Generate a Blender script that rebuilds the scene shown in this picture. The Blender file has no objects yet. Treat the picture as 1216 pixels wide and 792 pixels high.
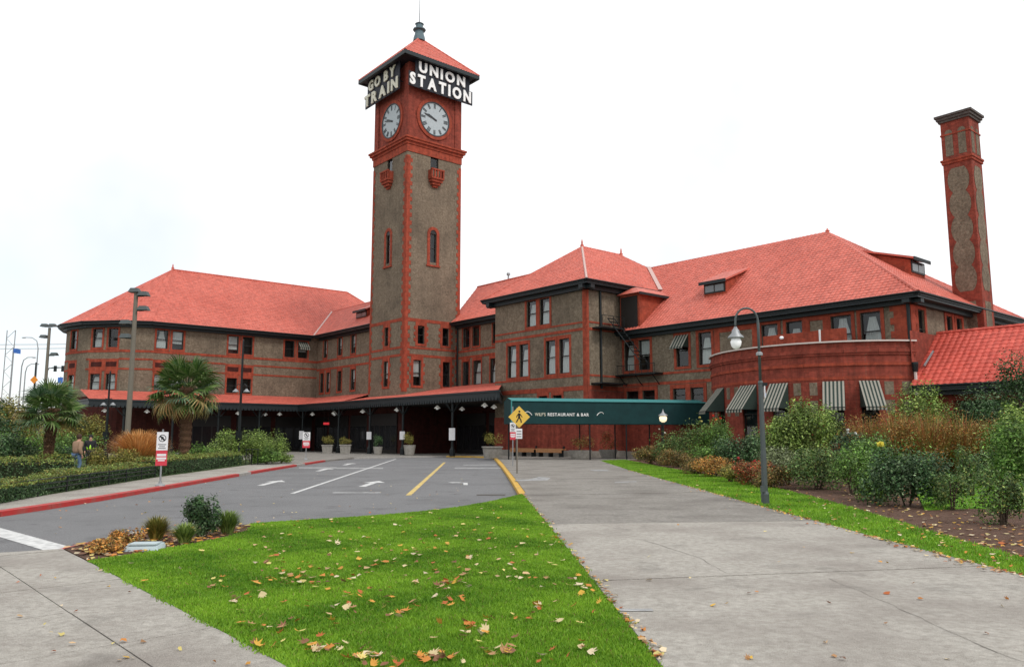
import bpy, bmesh, math, random
import numpy as np
from mathutils import Vector, Matrix

rnd = random.Random(7)
rng = np.random.default_rng(7)
scene = bpy.context.scene
col = scene.collection
R = math.radians

# ------------------------------------------------------------------ camera, sky, sun, exposure
EYE = 1.65
PITCH = R(7.515)
cam_data = bpy.data.cameras.new('camera')
cam_data.sensor_width = 36.0
cam_data.sensor_fit = 'HORIZONTAL'
cam_data.lens = 27.83
cam_data.clip_end = 6000
cam = bpy.data.objects.new('camera', cam_data)
cam.location = (0, 0, EYE)
cam.rotation_euler = (R(90) + PITCH, 0, 0)
col.objects.link(cam)
scene.camera = cam

SUN_EL, SUN_AZ = R(48), R(140)          # azimuth measured from +Y towards +X
world = bpy.data.worlds.new('World')
scene.world = world
world.use_nodes = True
wn, wl = world.node_tree.nodes, world.node_tree.links
bg = wn['Background']
sky = wn.new('ShaderNodeTexSky')
sky.sky_type = 'NISHITA'
sky.sun_disc = False
sky.sun_elevation = SUN_EL
sky.sun_rotation = SUN_AZ
tc = wn.new('ShaderNodeTexCoord')
cl = wn.new('ShaderNodeTexNoise')
cl.inputs['Scale'].default_value = 1.6
cl.inputs['Detail'].default_value = 5.0
cl.inputs['Roughness'].default_value = 0.5
mpw = wn.new('ShaderNodeMapping')
mpw.inputs['Location'].default_value = (72.61, 37.63, 112.89)      # where in the cloud pattern we stand
wl.new(tc.outputs['Generated'], mpw.inputs['Vector'])
wl.new(mpw.outputs['Vector'], cl.inputs['Vector'])
ramp = wn.new('ShaderNodeValToRGB')
ramp.color_ramp.elements[0].position = 0.38
ramp.color_ramp.elements[0].color = (0.66, 0.66, 0.66, 1)
ramp.color_ramp.elements[1].position = 0.52
ramp.color_ramp.elements[1].color = (1, 1, 1, 1)
wl.new(cl.outputs['Fac'], ramp.inputs['Fac'])
mixw = wn.new('ShaderNodeMixRGB')
wl.new(ramp.outputs['Color'], mixw.inputs['Fac'])
wl.new(sky.outputs['Color'], mixw.inputs['Color1'])
mixw.inputs['Color2'].default_value = (8.3, 8.4, 8.5, 1)      # the cloud deck
wl.new(mixw.outputs['Color'], bg.inputs['Color'])
bg.inputs['Strength'].default_value = 0.1

sun_data = bpy.data.lights.new('sun', 'SUN')
sun_data.energy = 1.1
sun_data.angle = R(14)
sun_data.color = (1.0, 0.97, 0.92)
sun = bpy.data.objects.new('sun', sun_data)
sun_dir = Vector((math.sin(SUN_AZ) * math.cos(SUN_EL), math.cos(SUN_AZ) * math.cos(SUN_EL), math.sin(SUN_EL)))
sun.rotation_euler = sun_dir.to_track_quat('Z', 'Y').to_euler()
sun.location = (40, -40, 60)
col.objects.link(sun)

scene.view_settings.view_transform = 'Standard'
scene.view_settings.look = 'None'
scene.view_settings.exposure = 0.5
scene.view_settings.gamma = 1.0
scene.cycles.use_denoising = True
scene.cycles.max_bounces = 6
scene.cycles.transparent_max_bounces = 12

# ------------------------------------------------------------------ materials
def new_mat(name):
    m = bpy.data.materials.new(name)
    m.use_nodes = True
    nt = m.node_tree
    return m, nt.nodes, nt.links, nt.nodes['Principled BSDF']

def weather(n, l, t, out, cells=0.0, cell_scale=2.8, streak=0.0, spots=0.0):
    """piece-to-piece tone, rain streaks down a wall, and old spots"""
    def mul(out, val):
        h = n.new('ShaderNodeMixRGB'); h.blend_type = 'MULTIPLY'; h.inputs['Fac'].default_value = 1.0
        l.new(out, h.inputs['Color1']); l.new(val, h.inputs['Color2']); return h.outputs['Color']
    def rng_(src, a, b, fa, fb):
        m = n.new('ShaderNodeMapRange'); m.inputs['From Min'].default_value = fa; m.inputs['From Max'].default_value = fb
        m.inputs['To Min'].default_value = a; m.inputs['To Max'].default_value = b; l.new(src, m.inputs['Value']); return m.outputs['Result']
    if cells:
        v = n.new('ShaderNodeTexVoronoi'); v.inputs['Scale'].default_value = cell_scale
        l.new(t.outputs['Object'], v.inputs['Vector'])
        s = n.new('ShaderNodeSeparateColor'); l.new(v.outputs['Color'], s.inputs[0])
        out = mul(out, rng_(s.outputs[0], 1 - cells, 1 + cells, 0, 1))
    if streak:
        mp = n.new('ShaderNodeMapping'); mp.inputs['Scale'].default_value = (1.6, 1.6, 0.12)
        l.new(t.outputs['Object'], mp.inputs['Vector'])
        k = n.new('ShaderNodeTexNoise'); k.inputs['Scale'].default_value = 1.5; k.inputs['Detail'].default_value = 6; k.inputs['Roughness'].default_value = 0.7
        l.new(mp.outputs['Vector'], k.inputs['Vector'])
        out = mul(out, rng_(k.outputs['Fac'], 1.0 - streak, 1.0 + streak * 0.5, 0.3, 0.62))
    if spots:
        k = n.new('ShaderNodeTexNoise'); k.inputs['Scale'].default_value = 1.4; k.inputs['Detail'].default_value = 3
        l.new(t.outputs['Object'], k.inputs['Vector'])
        out = mul(out, rng_(k.outputs['Fac'], 1.0, 1.0 - spots, 0.58, 0.72))
        k = n.new('ShaderNodeTexNoise'); k.inputs['Scale'].default_value = 130.0; k.inputs['Detail'].default_value = 2
        l.new(t.outputs['Object'], k.inputs['Vector'])
        out = mul(out, rng_(k.outputs['Fac'], 0.72, 1.28, 0.3, 0.7))
    return out

def noise_mat(name, c1, c2, scale=4.0, rough=0.85, bump=0.0, bscale=None, c3=None, s3=0.4, metal=0.0, detail=6.0, spec=0.3, f3=0.5, cells=0.0, cell_scale=2.8, streak=0.0, spots=0.0):
    m, n, l, b = new_mat(name)
    t = n.new('ShaderNodeTexCoord')
    a = n.new('ShaderNodeTexNoise')
    a.inputs['Scale'].default_value = scale
    a.inputs['Detail'].default_value = detail
    a.inputs['Roughness'].default_value = 0.65
    l.new(t.outputs['Object'], a.inputs['Vector'])
    r = n.new('ShaderNodeValToRGB')
    r.color_ramp.elements[0].position = 0.32
    r.color_ramp.elements[1].position = 0.68
    r.color_ramp.elements[0].color = (*c1, 1)
    r.color_ramp.elements[1].color = (*c2, 1)
    l.new(a.outputs['Fac'], r.inputs['Fac'])
    out = r.outputs['Color']
    if c3:
        a3 = n.new('ShaderNodeTexNoise')
        a3.inputs['Scale'].default_value = s3
        a3.inputs['Detail'].default_value = 4
        l.new(t.outputs['Object'], a3.inputs['Vector'])
        r3 = n.new('ShaderNodeValToRGB')
        r3.color_ramp.elements[0].position = 0.45
        r3.color_ramp.elements[1].position = 0.7
        r3.color_ramp.elements[0].color = (0, 0, 0, 1)
        r3.color_ramp.elements[1].color = (f3, f3, f3, 1)
        l.new(a3.outputs['Fac'], r3.inputs['Fac'])
        mx = n.new('ShaderNodeMixRGB')
        l.new(r3.outputs['Color'], mx.inputs['Fac'])
        l.new(out, mx.inputs['Color1'])
        mx.inputs['Color2'].default_value = (*c3, 1)
        out = mx.outputs['Color']
    out = weather(n, l, t, out, cells, cell_scale, streak, spots)
    l.new(out, b.inputs['Base Color'])
    b.inputs['Roughness'].default_value = rough
    b.inputs['Metallic'].default_value = metal
    b.inputs['Specular IOR Level'].default_value = spec
    if bump:
        bn = n.new('ShaderNodeTexNoise')
        bn.inputs['Scale'].default_value = bscale or scale * 3
        bn.inputs['Detail'].default_value = 4
        l.new(t.outputs['Object'], bn.inputs['Vector'])
        bp = n.new('ShaderNodeBump')
        bp.inputs['Strength'].default_value = bump
        bp.inputs['Distance'].default_value = 0.03
        l.new(bn.outputs['Fac'], bp.inputs['Height'])
        l.new(bp.outputs['Normal'], b.inputs['Normal'])
    return m

def brick_mat(name, c1, c2, cm, bw=0.24, bh=0.075, dark=(0.10, 0.03, 0.022)):
    m, n, l, b = new_mat(name)
    t = n.new('ShaderNodeTexCoord')
    sp = n.new('ShaderNodeSeparateXYZ')
    l.new(t.outputs['Object'], sp.inputs[0])
    ad = n.new('ShaderNodeMath'); ad.operation = 'ADD'
    l.new(sp.outputs[0], ad.inputs[0]); l.new(sp.outputs[1], ad.inputs[1])
    cb = n.new('ShaderNodeCombineXYZ')
    l.new(ad.outputs[0], cb.inputs[0]); l.new(sp.outputs[2], cb.inputs[1])
    br = n.new('ShaderNodeTexBrick')
    br.inputs['Scale'].default_value = 1.0
    br.inputs['Brick Width'].default_value = bw
    br.inputs['Row Height'].default_value = bh
    br.inputs['Mortar Size'].default_value = 0.006
    br.inputs['Color1'].default_value = (*c1, 1)
    br.inputs['Color2'].default_value = (*c2, 1)
    br.inputs['Mortar'].default_value = (*cm, 1)
    l.new(cb.outputs[0], br.inputs['Vector'])
    ns = n.new('ShaderNodeTexNoise')
    ns.inputs['Scale'].default_value = 0.9
    ns.inputs['Detail'].default_value = 8
    ns.inputs['Roughness'].default_value = 0.7
    l.new(t.outputs['Object'], ns.inputs['Vector'])
    rr = n.new('ShaderNodeValToRGB')
    rr.color_ramp.elements[0].position = 0.48; rr.color_ramp.elements[0].color = (0, 0, 0, 1)
    rr.color_ramp.elements[1].position = 0.75; rr.color_ramp.elements[1].color = (0.65, 0.65, 0.65, 1)
    l.new(ns.outputs['Fac'], rr.inputs['Fac'])
    mx = n.new('ShaderNodeMixRGB')
    l.new(rr.outputs['Color'], mx.inputs['Fac'])
    l.new(br.outputs['Color'], mx.inputs['Color1'])
    mx.inputs['Color2'].default_value = (*dark, 1)
    l.new(weather(n, l, t, mx.outputs['Color'], 0.16, 3.5, 0.28), b.inputs['Base Color'])
    b.inputs['Roughness'].default_value = 0.9
    b.inputs['Specular IOR Level'].default_value = 0.2
    ns.inputs['Scale'].default_value = 1.7
    bp = n.new('ShaderNodeBump')
    bp.inputs['Strength'].default_value = 0.4
    bp.inputs['Distance'].default_value = 0.01
    l.new(br.outputs['Fac'], bp.inputs['Height']); bp.invert = True
    l.new(bp.outputs['Normal'], b.inputs['Normal'])
    return m

def plain(name, c, rough=0.6, metal=0.0, emit=0.0, spec=0.4):
    m, n, l, b = new_mat(name)
    t = n.new('ShaderNodeTexCoord')
    a = n.new('ShaderNodeTexNoise')
    a.inputs['Scale'].default_value = 6.0
    a.inputs['Detail'].default_value = 5
    l.new(t.outputs['Object'], a.inputs['Vector'])
    mx = n.new('ShaderNodeMixRGB')
    l.new(a.outputs['Fac'], mx.inputs['Fac'])
    mx.inputs['Color1'].default_value = (*[x * 0.82 for x in c], 1)
    mx.inputs['Color2'].default_value = (*[min(1, x * 1.14) for x in c], 1)
    l.new(mx.outputs['Color'], b.inputs['Base Color'])
    b.inputs['Roughness'].default_value = rough
    b.inputs['Metallic'].default_value = metal
    b.inputs['Specular IOR Level'].default_value = spec
    if emit:
        b.inputs['Emission Color'].default_value = (*c, 1)
        b.inputs['Emission Strength'].default_value = emit
    return m

def leaf_mat(name, trans=0.16, rough=0.55):
    m, n, l, b = new_mat(name)
    at = n.new('ShaderNodeAttribute'); at.attribute_name = 'tint'
    l.new(at.outputs['Color'], b.inputs['Base Color'])
    b.inputs['Roughness'].default_value = rough
    b.inputs['Specular IOR Level'].default_value = 0.25
    tr = n.new('ShaderNodeBsdfTranslucent')
    l.new(at.outputs['Color'], tr.inputs['Color'])
    ms = n.new('ShaderNodeMixShader')
    ms.inputs['Fac'].default_value = trans
    l.new(b.outputs['BSDF'], ms.inputs[1]); l.new(tr.outputs['BSDF'], ms.inputs[2])
    l.new(ms.outputs['Shader'], n['Material Output'].inputs['Surface'])
    return m

def glass_mat(name):
    m, n, l, b = new_mat(name)
    tr = n.new('ShaderNodeBsdfTransparent'); tr.inputs['Color'].default_value = (0.78, 0.82, 0.82, 1)
    gl = n.new('ShaderNodeBsdfGlossy'); gl.inputs['Roughness'].default_value = 0.03
    lw = n.new('ShaderNodeLayerWeight'); lw.inputs['Blend'].default_value = 0.5
    pw = n.new('ShaderNodeMath'); pw.operation = 'POWER'; pw.inputs[1].default_value = 2.5
    l.new(lw.outputs['Facing'], pw.inputs[0])
    ms = n.new('ShaderNodeMixShader')
    mr = n.new('ShaderNodeMapRange')
    mr.inputs['To Min'].default_value = 0.05; mr.inputs['To Max'].default_value = 0.7
    l.new(pw.outputs[0], mr.inputs['Value'])
    l.new(mr.outputs['Result'], ms.inputs['Fac'])
    l.new(tr.outputs['BSDF'], ms.inputs[1]); l.new(gl.outputs['BSDF'], ms.inputs[2])
    l.new(ms.outputs['Shader'], n['Material Output'].inputs['Surface'])
    return m

def tile_mat(name, c1, c2, c3):
    m = noise_mat(name, c1, c2, 2.2, 0.55, 0.15, 20, c3, 0.25, spec=0.3, f3=0.55, cells=0.13, cell_scale=2.6, streak=0.0)
    return m

M = {}
M['rough'] = noise_mat('roughcast', (0.125, 0.096, 0.068), (0.258, 0.208, 0.152), 5.5, 0.95, 1.0, 16.0, (0.085, 0.070, 0.054), 0.35, spec=0.15, cells=0.12, cell_scale=3.6, streak=0.17)
M['brick'] = brick_mat('red_brick', (0.29, 0.056, 0.036), (0.215, 0.042, 0.028), (0.20, 0.075, 0.052))
M['trim'] = brick_mat('red_trim', (0.36, 0.066, 0.033), (0.295, 0.054, 0.029), (0.24, 0.070, 0.048), dark=(0.15, 0.042, 0.030))
M['tile'] = tile_mat('roof_tile', (0.51, 0.118, 0.082), (0.60, 0.160, 0.118), (0.45, 0.096, 0.066))
M['tile_new'] = tile_mat('roof_tile_new', (0.50, 0.072, 0.050), (0.60, 0.112, 0.080), (0.42, 0.060, 0.042))
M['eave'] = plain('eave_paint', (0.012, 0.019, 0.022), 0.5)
M['iron'] = plain('dark_iron', (0.010, 0.014, 0.015), 0.45, 0.3)
M['frame'] = plain('window_paint', (0.018, 0.015, 0.014), 0.5)
M['glass'] = glass_mat('glass')
M['curtain'] = plain('curtain', (0.62, 0.62, 0.60), 0.9)
M['white'] = plain('white_paint', (0.78, 0.78, 0.76), 0.5)
M['flash'] = plain('flashing', (0.58, 0.40, 0.36), 0.5)
M['coping'] = plain('coping', (0.60, 0.52, 0.48), 0.6)
M['stone'] = noise_mat('plinth_stone', (0.26, 0.24, 0.21), (0.40, 0.37, 0.33), 3, 0.9, 0.3)
M['concrete'] = noise_mat('concrete', (0.290, 0.268, 0.234), (0.460, 0.432, 0.386), 12.0, 0.92, 0.6, 70, (0.250, 0.222, 0.196), 0.6, detail=14, f3=0.85, spots=0.22)
M['concrete_old'] = noise_mat('old_concrete', (0.185, 0.170, 0.150), (0.320, 0.300, 0.270), 12.0, 0.92, 0.6, 70, (0.155, 0.140, 0.124), 0.6, detail=14, f3=0.8, spots=0.25)
M['joint'] = plain('joint_dirt', (0.075, 0.066, 0.055), 0.95)
M['hairline'] = plain('crack_dirt', (0.16, 0.145, 0.125), 0.95)
M['asphalt'] = noise_mat('asphalt', (0.105, 0.105, 0.107), (0.265, 0.264, 0.266), 42.0, 0.93, 0.5, 90, (0.115, 0.114, 0.116), 0.3, detail=8, f3=0.45, spots=0.25)
M['kerb'] = noise_mat('kerb_concrete', (0.28, 0.26, 0.24), (0.42, 0.40, 0.37), 8, 0.9, 0.3)
M['red_paint'] = noise_mat('red_kerb_paint', (0.50, 0.030, 0.030), (0.40, 0.045, 0.040), 5, 0.7, 0.2, 40, (0.25, 0.12, 0.10), 3.0)
M['yellow_paint'] = noise_mat('yellow_kerb_paint', (0.66, 0.40, 0.06), (0.54, 0.32, 0.06), 6, 0.7, 0.2, 40, (0.26, 0.2, 0.12), 2.5)
M['line'] = noise_mat('road_paint', (0.52, 0.52, 0.51), (0.70, 0.70, 0.68), 9, 0.8, 0, None, (0.25, 0.25, 0.25), 7.0, f3=0.6)
M['line_worn'] = noise_mat('worn_road_paint', (0.22, 0.22, 0.22), (0.46, 0.46, 0.45), 14, 0.85, 0, None, (0.15, 0.15, 0.15), 4.0, f3=0.9)
M['line_yellow'] = noise_mat('yellow_road_paint', (0.60, 0.42, 0.12), (0.68, 0.52, 0.20), 9, 0.8, 0, None, (0.2, 0.17, 0.12), 5.0, f3=0.8)
M['lawn'] = noise_mat('turf', (0.070, 0.19, 0.008), (0.12, 0.30, 0.015), 3.5, 0.95, 0.6, 60, (0.16, 0.35, 0.020), 0.7)
M['soil'] = noise_mat('bark_mulch', (0.050, 0.026, 0.016), (0.150, 0.080, 0.052), 22, 0.98, 1.0, 60, (0.18, 0.11, 0.08), 4)
M['ground'] = noise_mat('far_ground', (0.08, 0.09, 0.05), (0.13, 0.12, 0.09), 0.3, 0.95)
M['cover'] = noise_mat('ground_cover', (0.030, 0.055, 0.012), (0.07, 0.10, 0.03), 1.5, 0.95, 0.8, 20)
M['leaf'] = leaf_mat('foliage')
M['petal'] = leaf_mat('petals', 0.35)
M['dry'] = leaf_mat('fallen_leaves', 0.1, 0.7)
M['bark'] = noise_mat('bark', (0.045, 0.032, 0.022), (0.11, 0.08, 0.055), 12, 0.95, 1.0, 30)
M['fibre'] = noise_mat('palm_fibre', (0.075, 0.040, 0.024), (0.16, 0.088, 0.050), 14, 0.98, 1.0, 40)
M['green_cloth'] = noise_mat('green_canvas', (0.002, 0.026, 0.028), (0.004, 0.042, 0.043), 1.2, 0.7, 0.1, 20)
M['teal'] = plain('teal_top', (0.05, 0.24, 0.24), 0.6)
M['wood'] = noise_mat('bench_wood', (0.34, 0.15, 0.06), (0.48, 0.24, 0.11), 6, 0.7)
M['pole_grey'] = plain('weathered_pole', (0.17, 0.15, 0.12), 0.8)
M['lamp_metal'] = plain('lamp_metal', (0.085, 0.10, 0.10), 0.45, 0.4)
M['galv'] = plain('galvanised', (0.32, 0.33, 0.34), 0.5, 0.5)
M['globe'] = plain('lamp_globe', (0.85, 0.86, 0.86), 0.25, 0, 0.12)
M['warm_globe'] = plain('lit_globe', (0.95, 0.78, 0.52), 0.3, 0, 0.7)
M['shade'] = plain('white_shade', (0.70, 0.68, 0.62), 0.4, 0, 0.12)
M['sign_white'] = plain('sign_white', (0.74, 0.73, 0.74), 0.5)
M['sign_red'] = plain('sign_red', (0.60, 0.045, 0.07), 0.5)
M['sign_yellow'] = plain('sign_yellow', (0.72, 0.46, 0.07), 0.5)
M['sign_orange'] = plain('sign_orange', (0.75, 0.26, 0.02), 0.5)
M['sign_black'] = plain('sign_black', (0.008, 0.008, 0.010), 0.5)
M['sign_panel'] = plain('sign_panel', (0.010, 0.012, 0.020), 0.6)
M['letter'] = plain('sign_letter', (0.86, 0.86, 0.84), 0.4)
M['letter_cream'] = plain('sign_letter_cream', (0.62, 0.60, 0.48), 0.4)
M['exit'] = plain('lit_red_sign', (0.7, 0.02, 0.03), 0.4, 0, 0.3)
M['copper'] = plain('lantern_metal', (0.10, 0.15, 0.17), 0.5, 0.3)
M['dial'] = plain('clock_dial', (0.40, 0.45, 0.47), 0.5)
M['numeral'] = plain('clock_black', (0.03, 0.035, 0.04), 0.5)
M['aw_green'] = plain('awning_green', (0.022, 0.040, 0.032), 0.8)
M['aw_cream'] = plain('awning_cream', (0.30, 0.285, 0.24), 0.8)
M['soffit'] = plain('soffit', (0.020, 0.017, 0.014), 0.8)  # colour lowered to carry the deep shade under the entrance canopy
M['dark_and_shaded_brick'] = brick_mat('dark_and_shaded_brick', (0.070, 0.016, 0.012), (0.052, 0.012, 0.010), (0.05, 0.022, 0.017), dark=(0.022, 0.009, 0.008))  # own dark tone of the panels; on ground-floor walls, canopy shade in colour
M['tub'] = noise_mat('tub_concrete', (0.22, 0.205, 0.18), (0.34, 0.32, 0.29), 5, 0.9, 0.3)
M['skin'] = plain('skin', (0.50, 0.27, 0.19), 0.6)
M['tan'] = plain('tan_jacket', (0.32, 0.205, 0.135), 0.95)
M['jeans'] = plain('jeans', (0.10, 0.16, 0.26), 0.9)
M['dark_cloth'] = plain('dark_cloth', (0.02, 0.02, 0.024), 0.9)
M['hivis'] = plain('hi_vis', (0.45, 0.85, 0.06), 0.7)
M['hair'] = plain('hair', (0.05, 0.025, 0.015), 0.8)
M['cover_plate'] = plain('cover_plate', (0.42, 0.50, 0.52), 0.6)
M['flag'] = plain('flag_blue', (0.05, 0.16, 0.50), 0.8)
M['far_wall'] = plain('far_wall', (0.22, 0.24, 0.25), 0.9)

# ------------------------------------------------------------------ mesh helpers
class MB:
    """collects verts and faces; build() links them as one mesh object"""
    def __init__(s): s.v = []; s.f = []
    def add(s, vs, fs):
        o = len(s.v); s.v.extend([tuple(map(float, p)) for p in vs]); s.f.extend([tuple(i + o for i in f) for f in fs]); return s
    def hexa(s, p):      # 8 points: bottom loop 0-3, top loop 4-7
        return s.add(p, [(3, 2, 1, 0), (4, 5, 6, 7), (0, 1, 5, 4), (1, 2, 6, 5), (2, 3, 7, 6), (3, 0, 4, 7)])
    def box(s, x0, x1, y0, y1, z0, z1):
        return s.hexa([(x0, y0, z0), (x1, y0, z0), (x1, y1, z0), (x0, y1, z0), (x0, y0, z1), (x1, y0, z1), (x1, y1, z1), (x0, y1, z1)])
    def quad(s, *p): return s.add(p, [tuple(range(len(p)))])
    def tube(s, pts, rad, n=8, cap=True):
        pts = [Vector(p) for p in pts]
        if not hasattr(rad, '__len__'): rad = [rad] * len(pts)
        o = len(s.v); up = None
        for i, p in enumerate(pts):
            d = (pts[min(i + 1, len(pts) - 1)] - pts[max(i - 1, 0)]).normalized()
            if up is None:
                up = Vector((0, 0, 1)) if abs(d.z) < 0.9 else Vector((1, 0, 0))
            x = d.cross(up)
            if x.length < 1e-4: x = d.cross(Vector((0, 1, 0)))
            x.normalize(); y = x.cross(d).normalized(); up = y
            for k in range(n):
                a = 2 * math.pi * k / n
                s.v.append(tuple(p + (x * math.cos(a) + y * math.sin(a)) * rad[i]))
        for i in range(len(pts) - 1):
            for k in range(n):
                k2 = (k + 1) % n
                s.f.append((o + i * n + k, o + i * n + k2, o + (i + 1) * n + k2, o + (i + 1) * n + k))
        if cap:
            s.f.append(tuple(o + k for k in range(n))[::-1]); s.f.append(tuple(o + (len(pts) - 1) * n + k for k in range(n)))
        return s
    def lathe(s, prof, n=16, c=(0, 0, 0)):
        o = len(s.v)
        for r, z in prof:
            for k in range(n):
                a = 2 * math.pi * k / n
                s.v.append((c[0] + r * math.cos(a), c[1] + r * math.sin(a), c[2] + z))
        for i in range(len(prof) - 1):
            for k in range(n):
                k2 = (k + 1) % n
                s.f.append((o + i * n + k, o + i * n + k2, o + (i + 1) * n + k2, o + (i + 1) * n + k))
        s.f.append(tuple(o + k for k in range(n))[::-1]); s.f.append(tuple(o + (len(prof) - 1) * n + k for k in range(n)))
        return s
    def prism(s, loop_a, loop_b):
        n = len(loop_a)
        return s.add(list(loop_a) + list(loop_b), [tuple(range(n))[::-1], tuple(range(n, 2 * n))] + [(i, (i + 1) % n, n + (i + 1) % n, n + i) for i in range(n)])
    def mesh(s, name, smooth=False):
        me = bpy.data.meshes.new(name)
        me.from_pydata(s.v, [], s.f)
        if smooth:
            me.polygons.foreach_set('use_smooth', [True] * len(me.polygons))
        me.update()
        return me
    def build(s, name, mat, parent=None, smooth=False, loc=None):
        return link(name, s.mesh(name, smooth), mat, parent, loc)

def link(name, me, mat, parent=None, loc=None):
    o = bpy.data.objects.new(name, me)
    if mat is not None and me is not None and not me.materials:
        me.materials.append(M[mat] if isinstance(mat, str) else mat)
    col.objects.link(o)
    if parent is not None: o.parent = parent
    if loc is not None: o.location = loc
    return o

def tag(o, label, cat, group=None):
    o['label'] = label; o['category'] = cat
    if group: o['group'] = group
    return o
def struct(o): o['kind'] = 'structure'; return o
def stuff(o): o['kind'] = 'stuff'; return o
def empty(name, loc, rz=0.0, label=None, cat=None, group=None):
    o = bpy.data.objects.new(name, None)
    o.empty_display_size = 0.3
    o.location = loc; o.rotation_euler = (0, 0, rz); col.objects.link(o)
    if label: tag(o, label, cat, group)
    return o
def copy_tree(o, parent=None):
    c = o.copy(); col.objects.link(c)
    if parent is not None: c.parent = parent
    for ch in o.children: copy_tree(ch, c)
    return c

# the station's own grid: a runs along its right-hand direction, b along its left-hand one
AL = R(40)
CX, CY = -11.668, 85.0
def W(a, b, z=0.0):
    return (CX + a * math.cos(AL) - b * math.sin(AL), CY + a * math.sin(AL) + b * math.cos(AL), z)
class Fr:
    """a wall plane: s along it, t out of it, z up"""
    def __init__(f, o, d, n): f.o = o; f.d = d; f.n = n
    def P(f, s, t, z): return (f.o[0] + f.d[0] * s + f.n[0] * t, f.o[1] + f.d[1] * s + f.n[1] * t, z)
def FA(a): return Fr((a, 0), (0, 1), (-1, 0))
def FB(b): return Fr((0, b), (1, 0), (0, -1))
def FS(p, q):
    L = math.dist(p, q); d = ((q[0] - p[0]) / L, (q[1] - p[1]) / L)
    return Fr(p, d, (-d[1], d[0])), L        # outward is to the left of p -> q
def fbox(mb, F, s0, s1, t0, t1, z0, z1):
    return mb.hexa([F.P(s0, t0, z0), F.P(s1, t0, z0), F.P(s1, t1, z0), F.P(s0, t1, z0), F.P(s0, t0, z1), F.P(s1, t0, z1), F.P(s1, t1, z1), F.P(s0, t1, z1)])

def bpart(name, mat, root, F, s0, s1, t0, t1, z0, z1):
    return fbox(MB(), F, s0, s1, t0, t1, z0, z1).build(name, mat, root)

def wall(root, mat, F, s0, s1, z0, z1, ops=(), depth=0.34, name='wall'):
    mb = MB()
    ss = sorted({s0, s1, *[o[0] for o in ops], *[o[1] for o in ops]})
    zs = sorted({z0, z1, *[o[2] for o in ops], *[o[3] for o in ops]})
    for i in range(len(ss) - 1):
        for j in range(len(zs) - 1):
            cs, cz = (ss[i] + ss[i + 1]) / 2, (zs[j] + zs[j + 1]) / 2
            if any(o[0] < cs < o[1] and o[2] < cz < o[3] for o in ops): continue
            mb.quad(F.P(ss[i], 0, zs[j]), F.P(ss[i + 1], 0, zs[j]), F.P(ss[i + 1], 0, zs[j + 1]), F.P(ss[i], 0, zs[j + 1]))
    for o in ops:
        a, b, c, d = o[:4]
        for p, q in (((a, c), (a, d)), ((b, c), (b, d)), ((a, c), (b, c)), ((a, d), (b, d))):
            mb.quad(F.P(p[0], 0, p[1]), F.P(q[0], 0, q[1]), F.P(q[0], -depth, q[1]), F.P(p[0], -depth, p[1]))
    return mb.build(name, mat, root)

def surround(root, F, s0, s1, z0, z1, w=0.22, top=0.3, bot=0.2, mat='trim', t=0.055):
    o = [(s0 - w, z0 - bot), (s1 + w, z0 - bot), (s1 + w, z1 + top), (s0 - w, z1 + top)]
    i = [(s0, z0), (s1, z0), (s1, z1), (s0, z1)]
    vs = [F.P(p[0], t, p[1]) for p in o] + [F.P(p[0], t, p[1]) for p in i] + [F.P(p[0], 0, p[1]) for p in o] + [F.P(p[0], 0, p[1]) for p in i]
    fs = []
    for k in range(4):
        k2 = (k + 1) % 4
        fs += [(k, k2, 4 + k2, 4 + k), (8 + k, 8 + k2, k2, k), (4 + k, 4 + k2, 12 + k2, 12 + k)]
    return MB().add(vs, fs).build('window_surround', mat, root)

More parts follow.
